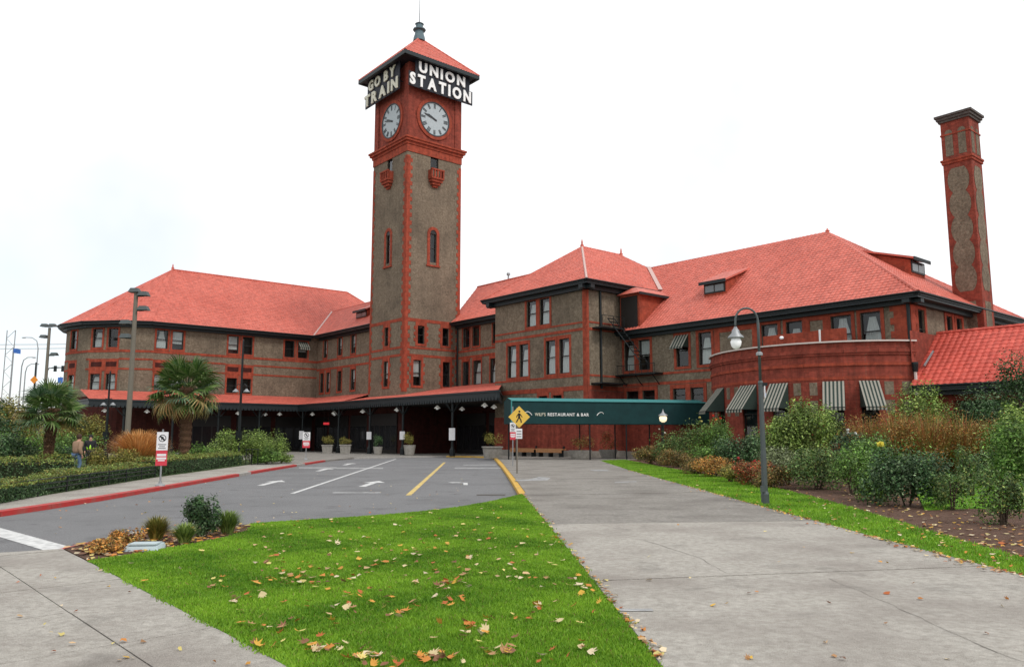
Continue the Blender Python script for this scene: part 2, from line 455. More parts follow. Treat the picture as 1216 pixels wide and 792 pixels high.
def window(root, F, s0, s1, z0, z1, kind='curtain', depth=0.34, bars=1):
    """sash window: dark frame with a backing, two panes, a draped curtain behind the glass"""
    mb = MB(); w = 0.07; e = 0.004
    a, b, c, d = s0 + e, s1 - e, z0 + e, z1 - e
    fbox(mb, F, a, a + w, -0.24, -0.12, c, d); fbox(mb, F, b - w, b, -0.24, -0.12, c, d)
    fbox(mb, F, a + w, b - w, -0.24, -0.12, c, c + w); fbox(mb, F, a + w, b - w, -0.24, -0.12, d - w, d)
    zm = (c + d) / 2
    if bars: fbox(mb, F, a + w, b - w, -0.235, -0.125, zm - 0.04, zm + 0.04)
    mb.quad(F.P(a, -depth - 0.5, c), F.P(b, -depth - 0.5, c), F.P(b, -depth - 0.5, d), F.P(a, -depth - 0.5, d))
    for p, q in (((a, c), (a, d)), ((b, c), (b, d)), ((a, c), (b, c)), ((a, d), (b, d))):
        mb.quad(F.P(p[0], -depth, p[1]), F.P(q[0], -depth, q[1]), F.P(q[0], -depth - 0.5, q[1]), F.P(p[0], -depth - 0.5, p[1]))
    win = mb.build('window', 'frame', root)
    for q0, q1 in (((c + w), zm - 0.04), (zm + 0.04, d - w)) if bars else ((c + w, d - w),):
        MB().quad(F.P(a + w, -0.18, q0), F.P(b - w, -0.18, q0), F.P(b - w, -0.18, q1), F.P(a + w, -0.18, q1)).build('pane', 'glass', win)
    if kind in ('curtain', 'blind'):
        cm = MB(); n = 12
        zt = d - rnd.uniform(0.05, 0.2) * (d - c)
        A, B = a + w, b - w; mid = (A + B) / 2; hw = (B - A) / 2
        prof = [(c + 0.05, 0.92), (c + (d - c) * 0.35, 0.88), (c + (d - c) * 0.6, 0.66), (c + (d - c) * 0.8, 0.44), (zt, 0.38)] if kind == 'curtain' else [(c + (d - c) * rnd.uniform(0.2, 0.5), 0.97), (d - w, 0.97)]
        for z, k in prof:
            for j in range(n + 1):
                x = -1 + 2 * j / n
                cm.v.append(F.P(mid + x * hw * k, -0.32 + 0.025 * math.sin(j * 2.3), z))
        for i in range(len(prof) - 1):
            for j in range(n):
                cm.f.append((i * (n + 1) + j, i * (n + 1) + j + 1, (i + 1) * (n + 1) + j + 1, (i + 1) * (n + 1) + j))
        cm.build('curtain' if kind == 'curtain' else 'blind', 'curtain', win)
    return win

def wins(root, F, spans, z0, z1, kinds='curtain', sur=True, w=0.2, top=0.32, bot=0.22):
    out = []
    for i, (a, b) in enumerate(spans):
        a, b = min(a, b), max(a, b)
        k = kinds if isinstance(kinds, str) else kinds[i % len(kinds)]
        window(root, F, a, b, z0, z1, k)
        if sur: surround(root, F, a, b, z0, z1, w, top, bot, t=0.055 + 0.003 * (i % 2))
        out.append((a, b, z0, z1))
    return out

def band(root, F, s0, s1, z0, z1, skips=(), mat='trim', t=0.04, name='brick_band'):
    cur = min(s0, s1); end = max(s0, s1)
    for a, b in sorted((min(x), max(x)) for x in skips):
        if b <= cur or a >= end: continue
        if a - cur > 0.05: bpart(name, mat, root, F, cur, a, -0.02, t, z0, z1)
        cur = max(cur, b)
    if end - cur > 0.05: bpart(name, mat, root, F, cur, end, -0.02, t, z0, z1)

def quoins(root, F, s, sign, z0, z1, w=0.62, tooth=0.28, h=0.75, t=0.045):
    """toothed brick strip up a corner; sign = direction in which it spreads"""
    pts = [(s, z0)]; z = z0; k = 0
    right = []
    while z < z1 - 0.01:
        zz = min(z + h / 2, z1); x = s + sign * (w + (tooth if k % 2 else 0.0))
        right += [(x, z), (x, zz)]; z = zz; k += 1
    loop = [(s, z0)] + right + [(s, z1)]
    MB().prism([F.P(p[0], -0.02, p[1]) for p in loop], [F.P(p[0], t, p[1]) for p in loop]).build('quoin_strip', 'trim', root)

def roof_plane(root, pts, mat='tile', per=0.36, course=0.38, amp=0.05, name='tiled_slope'):
    """real pan tiles on a convex slope; the first edge of pts is the eave"""
    P = [Vector(p) for p in pts]
    e = (P[1] - P[0]).normalized()
    n = None
    for k in range(2, len(P)):
        c = e.cross(P[k] - P[0])
        if c.length > 1e-3: n = c.normalized(); break
    if n.z < 0: n = -n
    s = n.cross(e).normalized()
    if s.z < 0: s = -s
    uv = [((p - P[0]).dot(e), (p - P[0]).dot(s)) for p in P]
    x0, x1 = min(q[0] for q in uv), max(q[0] for q in uv)
    y0, y1 = min(q[1] for q in uv), max(q[1] for q in uv)
    nx = int((x1 - x0) / (per / 4)) + 2
    xs = x0 + np.arange(nx) * per / 4
    hx = np.array([0, 0.75, 1.0, 0.55])[np.arange(nx) % 4] * amp
    nc = int((y1 - y0) / course) + 1
    ys, hy = [], []
    for k in range(nc):
        ys += [y0 + k * course, y0 + (k + 1) * course - 0.004]; hy += [0.025, 0.0]
    ys = np.array(ys); hy = np.array(hy)
    X, Y = np.meshgrid(xs, ys); Hh = hx[None, :] + hy[:, None]
    Hh = Hh + np.repeat(rng.uniform(-0.006, 0.006, (nc, nx)), 2, axis=0)
    pts3 = np.array(P[0])[None, None, :] + X[..., None] * np.array(e) + Y[..., None] * np.array(s) + Hh[..., None] * np.array(n)
    V = pts3.reshape(-1, 3)
    ny = len(ys)
    i = np.arange(ny - 1)[:, None] * nx + np.arange(nx - 1)[None, :]
    Fq = np.stack([i, i + 1, i + nx + 1, i + nx], -1).reshape(-1, 4)
    me = bpy.data.meshes.new(name)
    me.from_pydata(V.tolist(), [], Fq.tolist())
    bm = bmesh.new(); bm.from_mesh(me)
    cen = sum(P, Vector()) / len(P)
    for k in range(len(P)):
        a, b = P[k], P[(k + 1) % len(P)]
        if (b - a).length < 1e-3: continue
        m = (b - a).cross(n).normalized()
        if (cen - a).dot(m) > 0: m = -m
        bmesh.ops.bisect_plane(bm, geom=bm.verts[:] + bm.edges[:] + bm.faces[:], plane_co=a, plane_no=m, clear_outer=True)
    bm.to_mesh(me); bm.free()
    return link(name, me, mat, root)

def ridge(root, p, q, r=0.13, mat='tile', name='ridge_tiles'):
    p, q = Vector(p), Vector(q); n = max(2, int((q - p).length / 0.5))
    pts, rad = [], []
    for k in range(n):
        pts += [p + (q - p) * (k / n), p + (q - p) * ((k + 0.97) / n)]; rad += [r, r * 0.86]
    return MB().tube(pts, rad, 6).build(name, mat, root)

def finial(root, p, h=0.9):
    MB().lathe([(0.2, -0.1), (0.16, 0.1), (0.2, 0.18), (0.1, 0.26), (0.08, 0.5 * h), (0.03, 0.7 * h)], 8, p).build('finial', 'tile', root)

def eave(root, pts, z, w=0.42, h=0.62, out=0.0, name='eave'):
    """dark fascia and soffit along a polyline of eave points (a, b); it hangs under the tiles"""
    for p, q in zip(pts[:-1], pts[1:]):
        F, L = FS(p, q)
        mb = MB()
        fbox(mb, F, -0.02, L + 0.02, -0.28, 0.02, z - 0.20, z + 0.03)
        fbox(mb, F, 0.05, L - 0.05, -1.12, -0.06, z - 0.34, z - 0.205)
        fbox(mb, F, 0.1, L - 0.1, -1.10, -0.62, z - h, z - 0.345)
        mb.build(name, 'eave', root)
        g = MB().tube([F.P(0, 0.08, z - 0.03), F.P(L, 0.08, z - 0.03)], 0.075, 6)
        g.build('gutter', 'iron', root)

_glyph = {}
def glyph(ch, bold=0.03, depth=0.06):
    key = (ch, bold, depth)
    if key in _glyph: return _glyph[key]
    cu = bpy.data.curves.new('glyph', 'FONT'); cu.body = ch; cu.size = 1.0; cu.extrude = depth; cu.offset = bold; cu.resolution_u = 3
    ob = bpy.data.objects.new('glyph', cu); col.objects.link(ob)
    dg = bpy.context.evaluated_depsgraph_get()
    me = bpy.data.meshes.new_from_object(ob.evaluated_get(dg))
    bpy.data.objects.remove(ob); bpy.data.curves.remove(cu)
    co = np.array([v.co[:] for v in me.vertices]) if len(me.vertices) else np.zeros((1, 3))
    fs = [tuple(p.vertices) for p in me.polygons]
    bpy.data.meshes.remove(me)
    _glyph[key] = (co, fs); return _glyph[key]

def lettering(text, F, s_c, z0, cap, width, t=0.0, depth=0.06, bold=0.03, flip=1, gap=0.16):
    """yields (vertices, faces) for each letter of a line centred on s_c, squeezed to a given width"""
    k = cap / 0.73; items = []; x = 0.0
    for ch in text:
        if ch == ' ': x += 0.34; continue
        co, fs = glyph(ch, bold, depth); w = co[:, 0].max() - co[:, 0].min()
        items.append((co, fs, x - co[:, 0].min())); x += w + gap
    tot = x - gap; kx = width / tot
    for co, fs, off in items:
        vs = [F.P(s_c + flip * ((c[0] + off - tot / 2) * kx), t + c[2], z0 + c[1] * k) for c in co]
        yield vs, fs

# ------------------------------------------------------------------ the station
GROUP_ST = None
def station(name, label, cat):
    return empty(name, W(0, 0), AL, label, cat)

# ---- clock tower
def build_tower():
    T = station('clock_tower', 'tall square clock tower with red pyramid roof and white lettered signs', 'tower')
    S = 7.4; top = 34.2
    R_, L_ = FB(0), FA(0)
    opsR = [(1.7, 2.6, 11.9, 13.9), (5.0, 5.9, 11.9, 13.9), (1.2, 2.2, 7.3, 10.1), (5.1, 6.1, 7.3, 10.1), (3.15, 4.05, 21.2, 24.5), (3.1, 4.2, 31.9, 33.5)]
    opsL = [(3.2, 4.1, 11.8, 13.9), (3.15, 4.15, 7.3, 10.1), (3.25, 4.15, 21.2, 24.5), (3.2, 4.3, 31.9, 33.5)]
    wall(T, 'rough', R_, 0, S, 0, top, opsR); wall(T, 'rough', L_, 0, S, 0, top, opsL)
    wall(T, 'rough', Fr((0, S), (1, 0), (0, 1)), 0, S, 0, top); wall(T, 'rough', Fr((S, 0), (0, 1), (1, 0)), 0, S, 0, top)
    for F, ops in ((R_, opsR), (L_, opsL)):
        for o in ops:
            window(T, F, *o[:4], kind='none' if o[2] > 15 or rnd.random() < 0.5 else 'blind', bars=1 if o[2] < 30 else 0)
        for o in ops:
            if o[2] < 15:
                surround(T, F, *o[:4], w=0.28, top=0.4, bot=0.25)
                for sg, s in ((-1, o[0] - 0.28), (1, o[1] + 0.28)):      # toothed jambs
                    for k in range(3):
                        zz = o[2] + 0.25 + k * (o[3] - o[2]) / 3
                        s2 = s + sg * 0.22
                        bpart('jamb_block', 'trim', T, F, min(s, s2), max(s, s2), -0.02, 0.05, zz, zz + 0.35)
        # arched slit window surround
        o = [q for q in ops if 20 < q[2] < 26][0]; c = (o[0] + o[1]) / 2; hw = (o[1] - o[0]) / 2
        inner = [(c - hw, o[2])] + [(c - hw * math.cos(x), o[3] + hw * math.sin(x) * 0.0) for x in (0,)] + [(c + hw, o[3]), (c + hw, o[2])]
        w = 0.36
        out = [(c - hw - w, o[2] - 0.3), (c - hw - w, o[3] - 0.1)]
        arc = [(c - (hw + w) * math.cos(math.pi * k / 8), o[3] - 0.1 + (hw + w) * math.sin(math.pi * k / 8)) for k in range(1, 8)]
        left = [(c - hw - w, o[2] - 0.3), (c - hw, o[2] - 0.3), (c - hw, o[3]), (c - hw - w, o[3])]
        right = [(c + hw, o[2] - 0.3), (c + hw + w, o[2] - 0.3), (c + hw + w, o[3]), (c + hw, o[3])]
        mb = MB()
        for q in (left, right):
            mb.prism([F.P(x, 0.0, z) for x, z in q], [F.P(x, 0.07, z) for x, z in q])
        mb.build('arch_jamb', 'trim', T)
        # semicircular head: ring of voussoirs over a dark light
        ring = MB()
        for k in range(10):
            a0, a1 = math.pi * k / 10, math.pi * (k + 1) / 10
            q = [(c - hw * math.cos(a0) * 0.98, o[3] + hw * math.sin(a0)), (c - (hw + w) * math.cos(a0), o[3] + (hw + w) * math.sin(a0)), (c - (hw + w) * math.cos(a1), o[3] + (hw + w) * math.sin(a1)), (c - hw * math.cos(a1) * 0.98, o[3] + hw * math.sin(a1))]
            ring.prism([F.P(x, 0.0, z) for x, z in q], [F.P(x, 0.075, z) for x, z in q])
        ring.build('arch_head', 'trim', T)
        fan = [(c - hw * math.cos(math.pi * k / 10), o[3] + hw * math.sin(math.pi * k / 10)) for k in range(11)]
        MB().prism([F.P(x, 0.0, z) for x, z in fan], [F.P(x, 0.012, z) for x, z in fan]).build('arch_light', 'frame', T)
        bpart('sill', 'trim', T, F, c - hw - w - 0.1, c + hw + w + 0.1, -0.02, 0.16, o[2] - 0.48, o[2] - 0.3)
        # little brick balcony under the top opening
        o = [q for q in ops if q[2] > 30][0]; c = (o[0] + o[1]) / 2
        bal = MB()
        fbox(bal, F, c - 0.85, c + 0.85, -0.02, 0.75, 30.75, 30.95)
        for z0, z1, t1, k in ((30.45, 30.75, 0.6, 0.75), (30.15, 30.45, 0.42, 0.55), (29.9, 30.15, 0.22, 0.35)):
            fbox(bal, F, c - k, c + k, -0.02, t1, z0, z1)
        b0 = bal.build('balcony', 'trim', T)
        fbox(MB(), F, c - 0.9, c + 0.9, 0.58, 0.80, 31.75, 31.92).build('balcony_rail', 'trim', b0)
        for k in range(5):
            s = c - 0.78 + 0.39 * k
            fbox(MB(), F, s - 0.09, s + 0.09, 0.62, 0.76, 30.95, 31.75).build('baluster', 'trim', b0)
        for sg in (-1, 1):
            s = c + sg * 0.8
            fbox(MB(), F, s - 0.07, s + 0.07, 0.02, 0.56, 30.95, 31.8).build('balcony_side', 'trim', b0)
    quoins(T, R_, 0.0, 1, 6.6, 33.0, 0.42, 0.26, 0.9); quoins(T, L_, 0.0, 1, 6.6, 33.0, 0.42, 0.26, 0.9)
    quoins(T, R_, S, -1, 6.6, 33.0, 0.34, 0.24, 0.9); quoins(T, L_, S, -1, 6.6, 33.0, 0.3, 0.2, 0.9)
    for F in (R_, L_):
        sk = [(o[0] - 0.3, o[1] + 0.3) for o in (opsR if F is R_ else opsL)]
        band(T, F, 0.45, S - 0.4, 14.3, 14.65); band(T, F, 0.45, S - 0.4, 11.3, 11.55); band(T, F, 0.45, S - 0.4, 10.45, 10.72)
        bpart('frieze', 'trim', T, F, -0.06, S + 0.06, -0.02, 0.08, 33.45, 34.3)
        bpart('plinth', 'dark_and_shaded_brick', T, F, 0, S, -0.02, 0.10, 0, 6.0)
    c = MB()
    for z0, z1, e in ((34.3, 34.62, 0.18), (34.62, 34.9, 0.38), (34.9, 35.1, 0.5)):
        c.box(-e, S + e, -e, S + e, z0, z1)
    c.build('cornice', 'trim', T)
    e = 0.0
    bel = MB().box(0.12, S - 0.12, 0.12, S - 0.12, 35.1, 44.0).build('belfry', 'brick', T)
    for (x, y) in ((0.0, 0.0), (S - 0.9, 0.0), (0.0, S - 0.9)):
        MB().box(x, x + 0.9, y, y + 0.9, 35.1, 44.0).build('corner_pier', 'brick', T)
    # clocks
    for F, c in ((FB(0.12), 3.6), (FA(0.12), 3.65)):
        zc, r = 38.05, 1.92
        def disc(rad, t0, t1, n=40):
            A = [F.P(c + rad * math.cos(2 * math.pi * k / n), t0, zc + rad * math.sin(2 * math.pi * k / n)) for k in range(n)]
            B = [F.P(c + rad * math.cos(2 * math.pi * k / n), t1, zc + rad * math.sin(2 * math.pi * k / n)) for k in range(n)]
            return MB().prism(A, B)
        fl = 1 if F.n == (0, -1) else -1
        clk = disc(r, -0.02, 0.08).build('clock', 'dial', T)
        rim = MB(); n = 40
        for r0, r1, t1, mname in ((r, r + 0.12, 0.17, 'numeral'), (r + 0.12, r + 0.5, 0.13, 'trim')):
            mb = MB()
            for k in range(n):
                a0, a1 = 2 * math.pi * k / n, 2 * math.pi * (k + 1) / n
                q = [(r0, a0), (r1, a0), (r1, a1), (r0, a1)]
                mb.prism([F.P(c + x * math.cos(y), 0.0, zc + x * math.sin(y)) for x, y in q], [F.P(c + x * math.cos(y), t1, zc + x * math.sin(y)) for x, y in q])
            mb.build('clock_rim' if mname == 'numeral' else 'clock_surround', mname, clk if mname == 'numeral' else T)
        strokes = [2, 1, 2, 3, 2, 2, 2, 3, 3, 2, 2, 2]
        for h in range(12):
            an = math.pi / 2 - h * math.pi / 6
            mb = MB()
            for j in range(strokes[h]):
                off = (j - (strokes[h] - 1) / 2) * 0.15
                ca, sa = math.cos(an), math.sin(an)
                q = [(r * 0.66, off - 0.042), (r * 0.95, off - 0.055), (r * 0.95, off + 0.055), (r * 0.66, off + 0.042)]
                q = [(x * ca - y * sa, x * sa + y * ca) for x, y in q]
                mb.prism([F.P(c + fl * x, 0.082, zc + y) for x, y in q], [F.P(c + fl * x, 0.10, zc + y) for x, y in q])
            mb.build('numeral', 'numeral', clk)
        for nm, ln, wd, deg in (('hour_hand', 1.1, 0.10, 90 - 294), ('minute_hand', 1.6, 0.07, 90 - 286)):
            an = R(deg); ca, sa = math.cos(an), math.sin(an)
            q = [(-0.3, -wd), (ln * 0.8, -wd), (ln, 0), (ln * 0.8, wd), (-0.3, wd)]
            q = [(x * ca - y * sa, x * sa + y * ca) for x, y in q]
            t0 = 0.11 if nm[0] == 'h' else 0.14
            MB().prism([F.P(c + fl * x, t0, zc + y) for x, y in q], [F.P(c + fl * x, t0 + 0.02, zc + y) for x, y in q]).build(nm, 'numeral', clk)
    # eaves box and pyramid roof
    ev = 1.5; ze = 44.35
    for p, q in (((-ev, -ev), (-ev, S + ev)), ((S + ev, -ev), (-ev, -ev)), ((-ev, S + ev), (S + ev, S + ev)), ((S + ev, S + ev), (S + ev, -ev))):
        F, L = FS(p, q)
        mb = MB(); fbox(mb, F, 0, L, -0.25, 0.03, ze - 0.42, ze + 0.02); mb.build('eave', 'eave', T)
    MB().box(-ev + 0.2, S + ev - 0.2, -ev + 0.2, S + ev - 0.2, ze - 0.30, ze - 0.18).build('soffit', 'sign_panel', T)
    apex = (S / 2, S / 2, 49.5)
    cs = [(-ev, -ev), (S + ev, -ev), (S + ev, S + ev), (-ev, S + ev)]
    for k in range(4):
        p, q = cs[k], cs[(k + 1) % 4]
        roof_plane(T, [(p[0], p[1], ze), (q[0], q[1], ze), apex])
        ridge(T, (p[0], p[1], ze + 0.06), (apex[0], apex[1], apex[2] + 0.05), 0.11)
    MB().lathe([(0.75, -0.4), (0.68, 0.1), (0.55, 0.5), (0.5, 0.9), (0.78, 1.0), (0.78, 1.12), (0.45, 1.2), (0.42, 1.7), (0.55, 1.8), (0.3, 1.95), (0.05, 2.1)], 10, apex).build('roof_lantern', 'copper', T)
    MB().tube([(apex[0], apex[1], 51.4), (apex[0], apex[1], 53.6), (apex[0], apex[1], 56.0)], [0.07, 0.045, 0.03], 5).build('mast', 'galv', T)
    # signs: two rows of letters on dark panels standing out from the belfry
    for F, rows, fl, cen, lm in ((FB(-0.75), (('UNION', 0.7, 7.3), ('STATION', -0.5, 8.2)), 1, None, 'letter'), (FA(-0.75), (('GO BY', 1.5, 7.6), ('TRAIN', 0.9, 8.5)), -1, None, 'letter_cream')):
        sg = fbox(MB(), F, -0.45 if fl > 0 else 0.8, 8.45, -0.10, 0.0, 40.8, 42.5)
        fbox(sg, F, 0.4 if fl > 0 else 0.8, 8.0, -0.10, 0.0, 42.5, 44.05)
        pan = sg.build('sign_panel', 'sign_panel', T)
        for i, (txt, s0, s1) in enumerate(rows):
            for vs, fs in lettering(txt, F, (s0 + s1) / 2, 42.72 if i == 0 else 41.02, 1.2 if i == 0 else 1.32, (s1 - s0) * 0.98, 0.12, 0.06, 0.045, fl, 0.21):
                MB().add(vs, fs).build('letter', lm, pan)
        for s in (1.2, 3.7, 6.2):
            fbox(MB(), F, s - 0.04, s + 0.04, -0.75, -0.11, 41.9, 41.98).build('sign_bracket', 'iron', pan)
    return T
build_tower()

# ---- left wing with its polygonal end
def build_left_wing():
    T = station('station_wing', 'left station wing with a many-sided end and long red tiled roof', 'building')
    b0 = 22.7
    F = FB(b0)
    top = [(-19.0, -17.75), (-17.25, -16.0), (-10.7, -9.45), (-8.95, -7.7), (-3.5, -2.2), (-1.7, -0.4)]
    low = [(-19.0, -17.75), (-17.25, -16.0), (-10.7, -9.45), (-8.95, -7.7)]
    ops = wins(T, F, top, 11.85, 14.0, ('curtain', 'blind', 'blind', 'none', 'none', 'blind'), bot=0.25)
    ops += wins(T, F, low, 7.05, 8.85, ('blind', 'curtain', 'none', 'none'), bot=0.2)
    wall(T, 'rough', F, -19.6, 1.0, 0, 14.9, ops)
    for a, b in ((-19.25, -15.75), (-10.95, -7.45)):
        bpart('panel_head', 'trim', T, F, a, b, -0.02, 0.05, 9.17, 10.55)
        for k in range(2):
            x = a + 0.25 + k * 1.65
            bpart('sunk_panel', 'dark_and_shaded_brick', T, F, x, x + 1.35, 0.0, 0.058, 9.65, 10.2)
    band(T, F, -19.6, 1.0, 11.30, 11.58); band(T, F, -19.6, 1.0, 10.42, 10.62, [(-19.25, -15.75), (-10.95, -7.45)]); band(T, F, -19.6, 1.0, 9.30, 9.50, [(-19.25, -15.75), (-10.95, -7.45)])
    awning(T, F, -1.7, -0.4, 13.9, 0.75, 0.8)
    bpart('plinth', 'dark_and_shaded_brick', T, F, -19.6, 1.0, -0.02, 0.06, 0, 6.3)
    poly = [(-19.6, 22.7), (-22.3, 24.0), (-25.1, 27.2), (-26.3, 31.0), (-26.3, 32.6), (-25.1, 36.4), (-22.3, 39.6), (-19.6, 40.7)]
    for i, (p, q) in enumerate(zip(poly[:-1], poly[1:])):
        Fs, L = FS(p, q)
        o = []
        if i in (1, 4):
            c = L / 2
            o = wins(T, Fs, [(c - 1.6, c - 0.4), (c + 0.35, c + 1.55)], 11.85, 14.0, ('none', 'curtain'), bot=0.25)
            o += wins(T, Fs, [(c - 1.6, c - 0.4), (c + 0.35, c + 1.55)], 7.05, 8.85, ('curtain', 'curtain'), bot=0.2)
            bpart('panel_head', 'trim', T, Fs, c - 1.85, c + 1.8, -0.02, 0.05, 9.17, 10.55)
            for k in range(2):
                bpart('sunk_panel', 'dark_and_shaded_brick', T, Fs, c - 1.65 + k * 1.85, c - 0.3 + k * 1.85, 0.0, 0.058, 9.65, 10.2)
        if i == 2:
            o = wins(T, Fs, [(L / 2 + 0.35, L / 2 + 1.55)], 11.85, 14.0, 'none', bot=0.25) + wins(T, Fs, [(L / 2 + 0.35, L / 2 + 1.55)], 7.05, 8.85, 'curtain', bot=0.2)
            bpart('panel_head', 'trim', T, Fs, L / 2 + 0.1, L / 2 + 1.8, -0.02, 0.05, 9.17, 10.55); bpart('sunk_panel', 'dark_and_shaded_brick', T, Fs, L / 2 + 0.35, L / 2 + 1.55, 0.0, 0.058, 9.65, 10.2)
        wall(T, 'rough', Fs, 0, L, 0, 14.9, o)
        c = L / 2; sk = [(c - 1.85, c + 1.8)] if o else []
        band(T, Fs, 0, L, 11.30, 11.58); band(T, Fs, 0, L, 10.42, 10.62, sk); band(T, Fs, 0, L, 9.30, 9.50, sk)
        bpart('plinth', 'dark_and_shaded_brick', T, Fs, 0, L, -0.02, 0.06, 0, 6.3)
    wall(T, 'rough', Fr((0, 40.7), (1, 0), (0, 1)), -19.6, 14, 0, 14.9)
    ep = [(0.0, 21.7), (-19.85, 21.7), (-22.9, 23.15), (-26.0, 26.75), (-27.3, 30.85), (-27.3, 32.75), (-26.0, 36.65), (-22.9, 40.3), (-19.85, 41.7)]
    eave(T, ep, 14.75)
    ze = 14.72
    ap = (-15.0, 31.7, 23.0)
    roof_plane(T, [(-19.85, 21.7, ze), (0, 21.7, ze), (10, 31.7, 23.0), ap])
    roof_plane(T, [(5, 26.7, 18.86), (14.5, 26.7, 18.86), (9.8, 31.7, 23.0)])
    for p, q in zip(ep[1:-1], ep[2:]):
        roof_plane(T, [(p[0], p[1], ze), (q[0], q[1], ze), ap])
    roof_plane(T, [(-19.85, 41.7, ze), (14, 41.7, ze), (10, 31.7, 23.0), ap])
    ridge(T, (ap[0], ap[1], 23.05), (9.9, 31.7, 23.05)); ridge(T, (9.9, 31.7, 23.05), (14.6, 26.9, 18.95))
    for p in ep[1:6]: ridge(T, (p[0], p[1], ze + 0.05), (ap[0], ap[1], 23.05), 0.07)
    finial(T, (ap[0], ap[1], 23.1), 1.0)
    # pale valley strip where the roofs meet
    MB().prism([(-0.1, 21.75, 14.82), (0.06, 21.65, 14.82), (5.1, 26.7, 19.05), (4.95, 26.85, 19.05)], [(-0.1, 21.75, 14.87), (0.06, 21.65, 14.87), (5.1, 26.7, 19.1), (4.95, 26.85, 19.1)]).build('valley_flashing', 'flash', T)
    return T

def awning(T, F, s0, s1, z, drop, out, n=9, fl=0.28, flare=0.0):
    """striped window awning: each stripe its own strip, sloping out, with side wings and a hanging valance"""
    fr = MB()
    fr.tube([F.P(s0, 0.05, z - drop), F.P(s0 - flare, out, z - drop), F.P(s1 + flare, out, z - drop), F.P(s1, 0.05, z - drop)], 0.025, 5)
    aw = fr.build('awning', 'iron', T)
    for k in range(n):
        x0, x1 = s0 + (s1 - s0) * k / n, s0 + (s1 - s0) * (k + 1) / n
        y0, y1 = s0 - flare + (s1 - s0 + 2 * flare) * k / n, s0 - flare + (s1 - s0 + 2 * flare) * (k + 1) / n
        A = [F.P(x0, 0.06, z), F.P(x1, 0.06, z), F.P(y1, out, z - drop), F.P(y1, out + 0.01, z - drop - fl), F.P(y0, out + 0.01, z - drop - fl), F.P(y0, out, z - drop)]
        mb = MB(); mb.add(A, [(0, 1, 2, 5), (5, 2, 3, 4)])
        mb.build('stripe', 'aw_green' if k % 2 else 'aw_cream', aw)
    for s, y in ((s0, s0 - flare), (s1, s1 + flare)):
        MB().add([F.P(s, 0.06, z), F.P(s, 0.06, z - drop), F.P(y, out - 0.01, z - drop)], [(0, 1, 2)]).build('awning_side', 'aw_green', aw)
    return aw

build_left_wing()

def shed_dormer(root, F, s0, s1, t, z0, z1, back, win=True, mat='trim', rise=0.28):
    """box dormer: glazed front, brick cheeks, roof running back into the slope (t is the front, back the rear, both along F)"""
    mb = MB().hexa([F.P(s0, back, z0 - 1.2), F.P(s1, back, z0 - 1.2), F.P(s1, t, z0 - 1.2), F.P(s0, t, z0 - 1.2), F.P(s0, back, z1 + rise), F.P(s1, back, z1 + rise), F.P(s1, t, z1), F.P(s0, t, z1)])
    d = mb.build('dormer', mat, root)
    rf = MB().hexa([F.P(s0 - 0.25, back, z1 + rise), F.P(s1 + 0.25, back, z1 + rise), F.P(s1 + 0.25, t + 0.35, z1 + 0.005), F.P(s0 - 0.25, t + 0.35, z1 + 0.005), F.P(s0 - 0.25, back, z1 + rise + 0.16), F.P(s1 + 0.25, back, z1 + rise + 0.16), F.P(s1 + 0.25, t + 0.35, z1 + 0.16), F.P(s0 - 0.25, t + 0.35, z1 + 0.16)])
    rf.build('dormer_roof', 'tile', d)
    fbox(MB(), F, s0 - 0.25, s1 + 0.25, t + 0.352, t + 0.42, z1 - 0.1, z1 + 0.17).build('dormer_fascia', 'eave', d)
    if win:
        fbox(MB(), F, s0 + 0.05, s1 - 0.05, t + 0.003, t + 0.06, z0, z1 - 0.04).build('dormer_frame', 'frame', d)
        n = max(1, int((s1 - s0) / 0.9))
        for k in range(n):
            x0 = s0 + 0.18 + (s1 - s0 - 0.24) * k / n; x1 = x0 + (s1 - s0 - 0.24) / n - 0.12
            fbox(MB(), F, x0, x1, t + 0.061, t + 0.07, z0 + 0.12, z1 - 0.16).build('pane', plain('dormer_glass', (0.10, 0.12, 0.13), 0.08, 0, 0, 0.9), d)
    return d

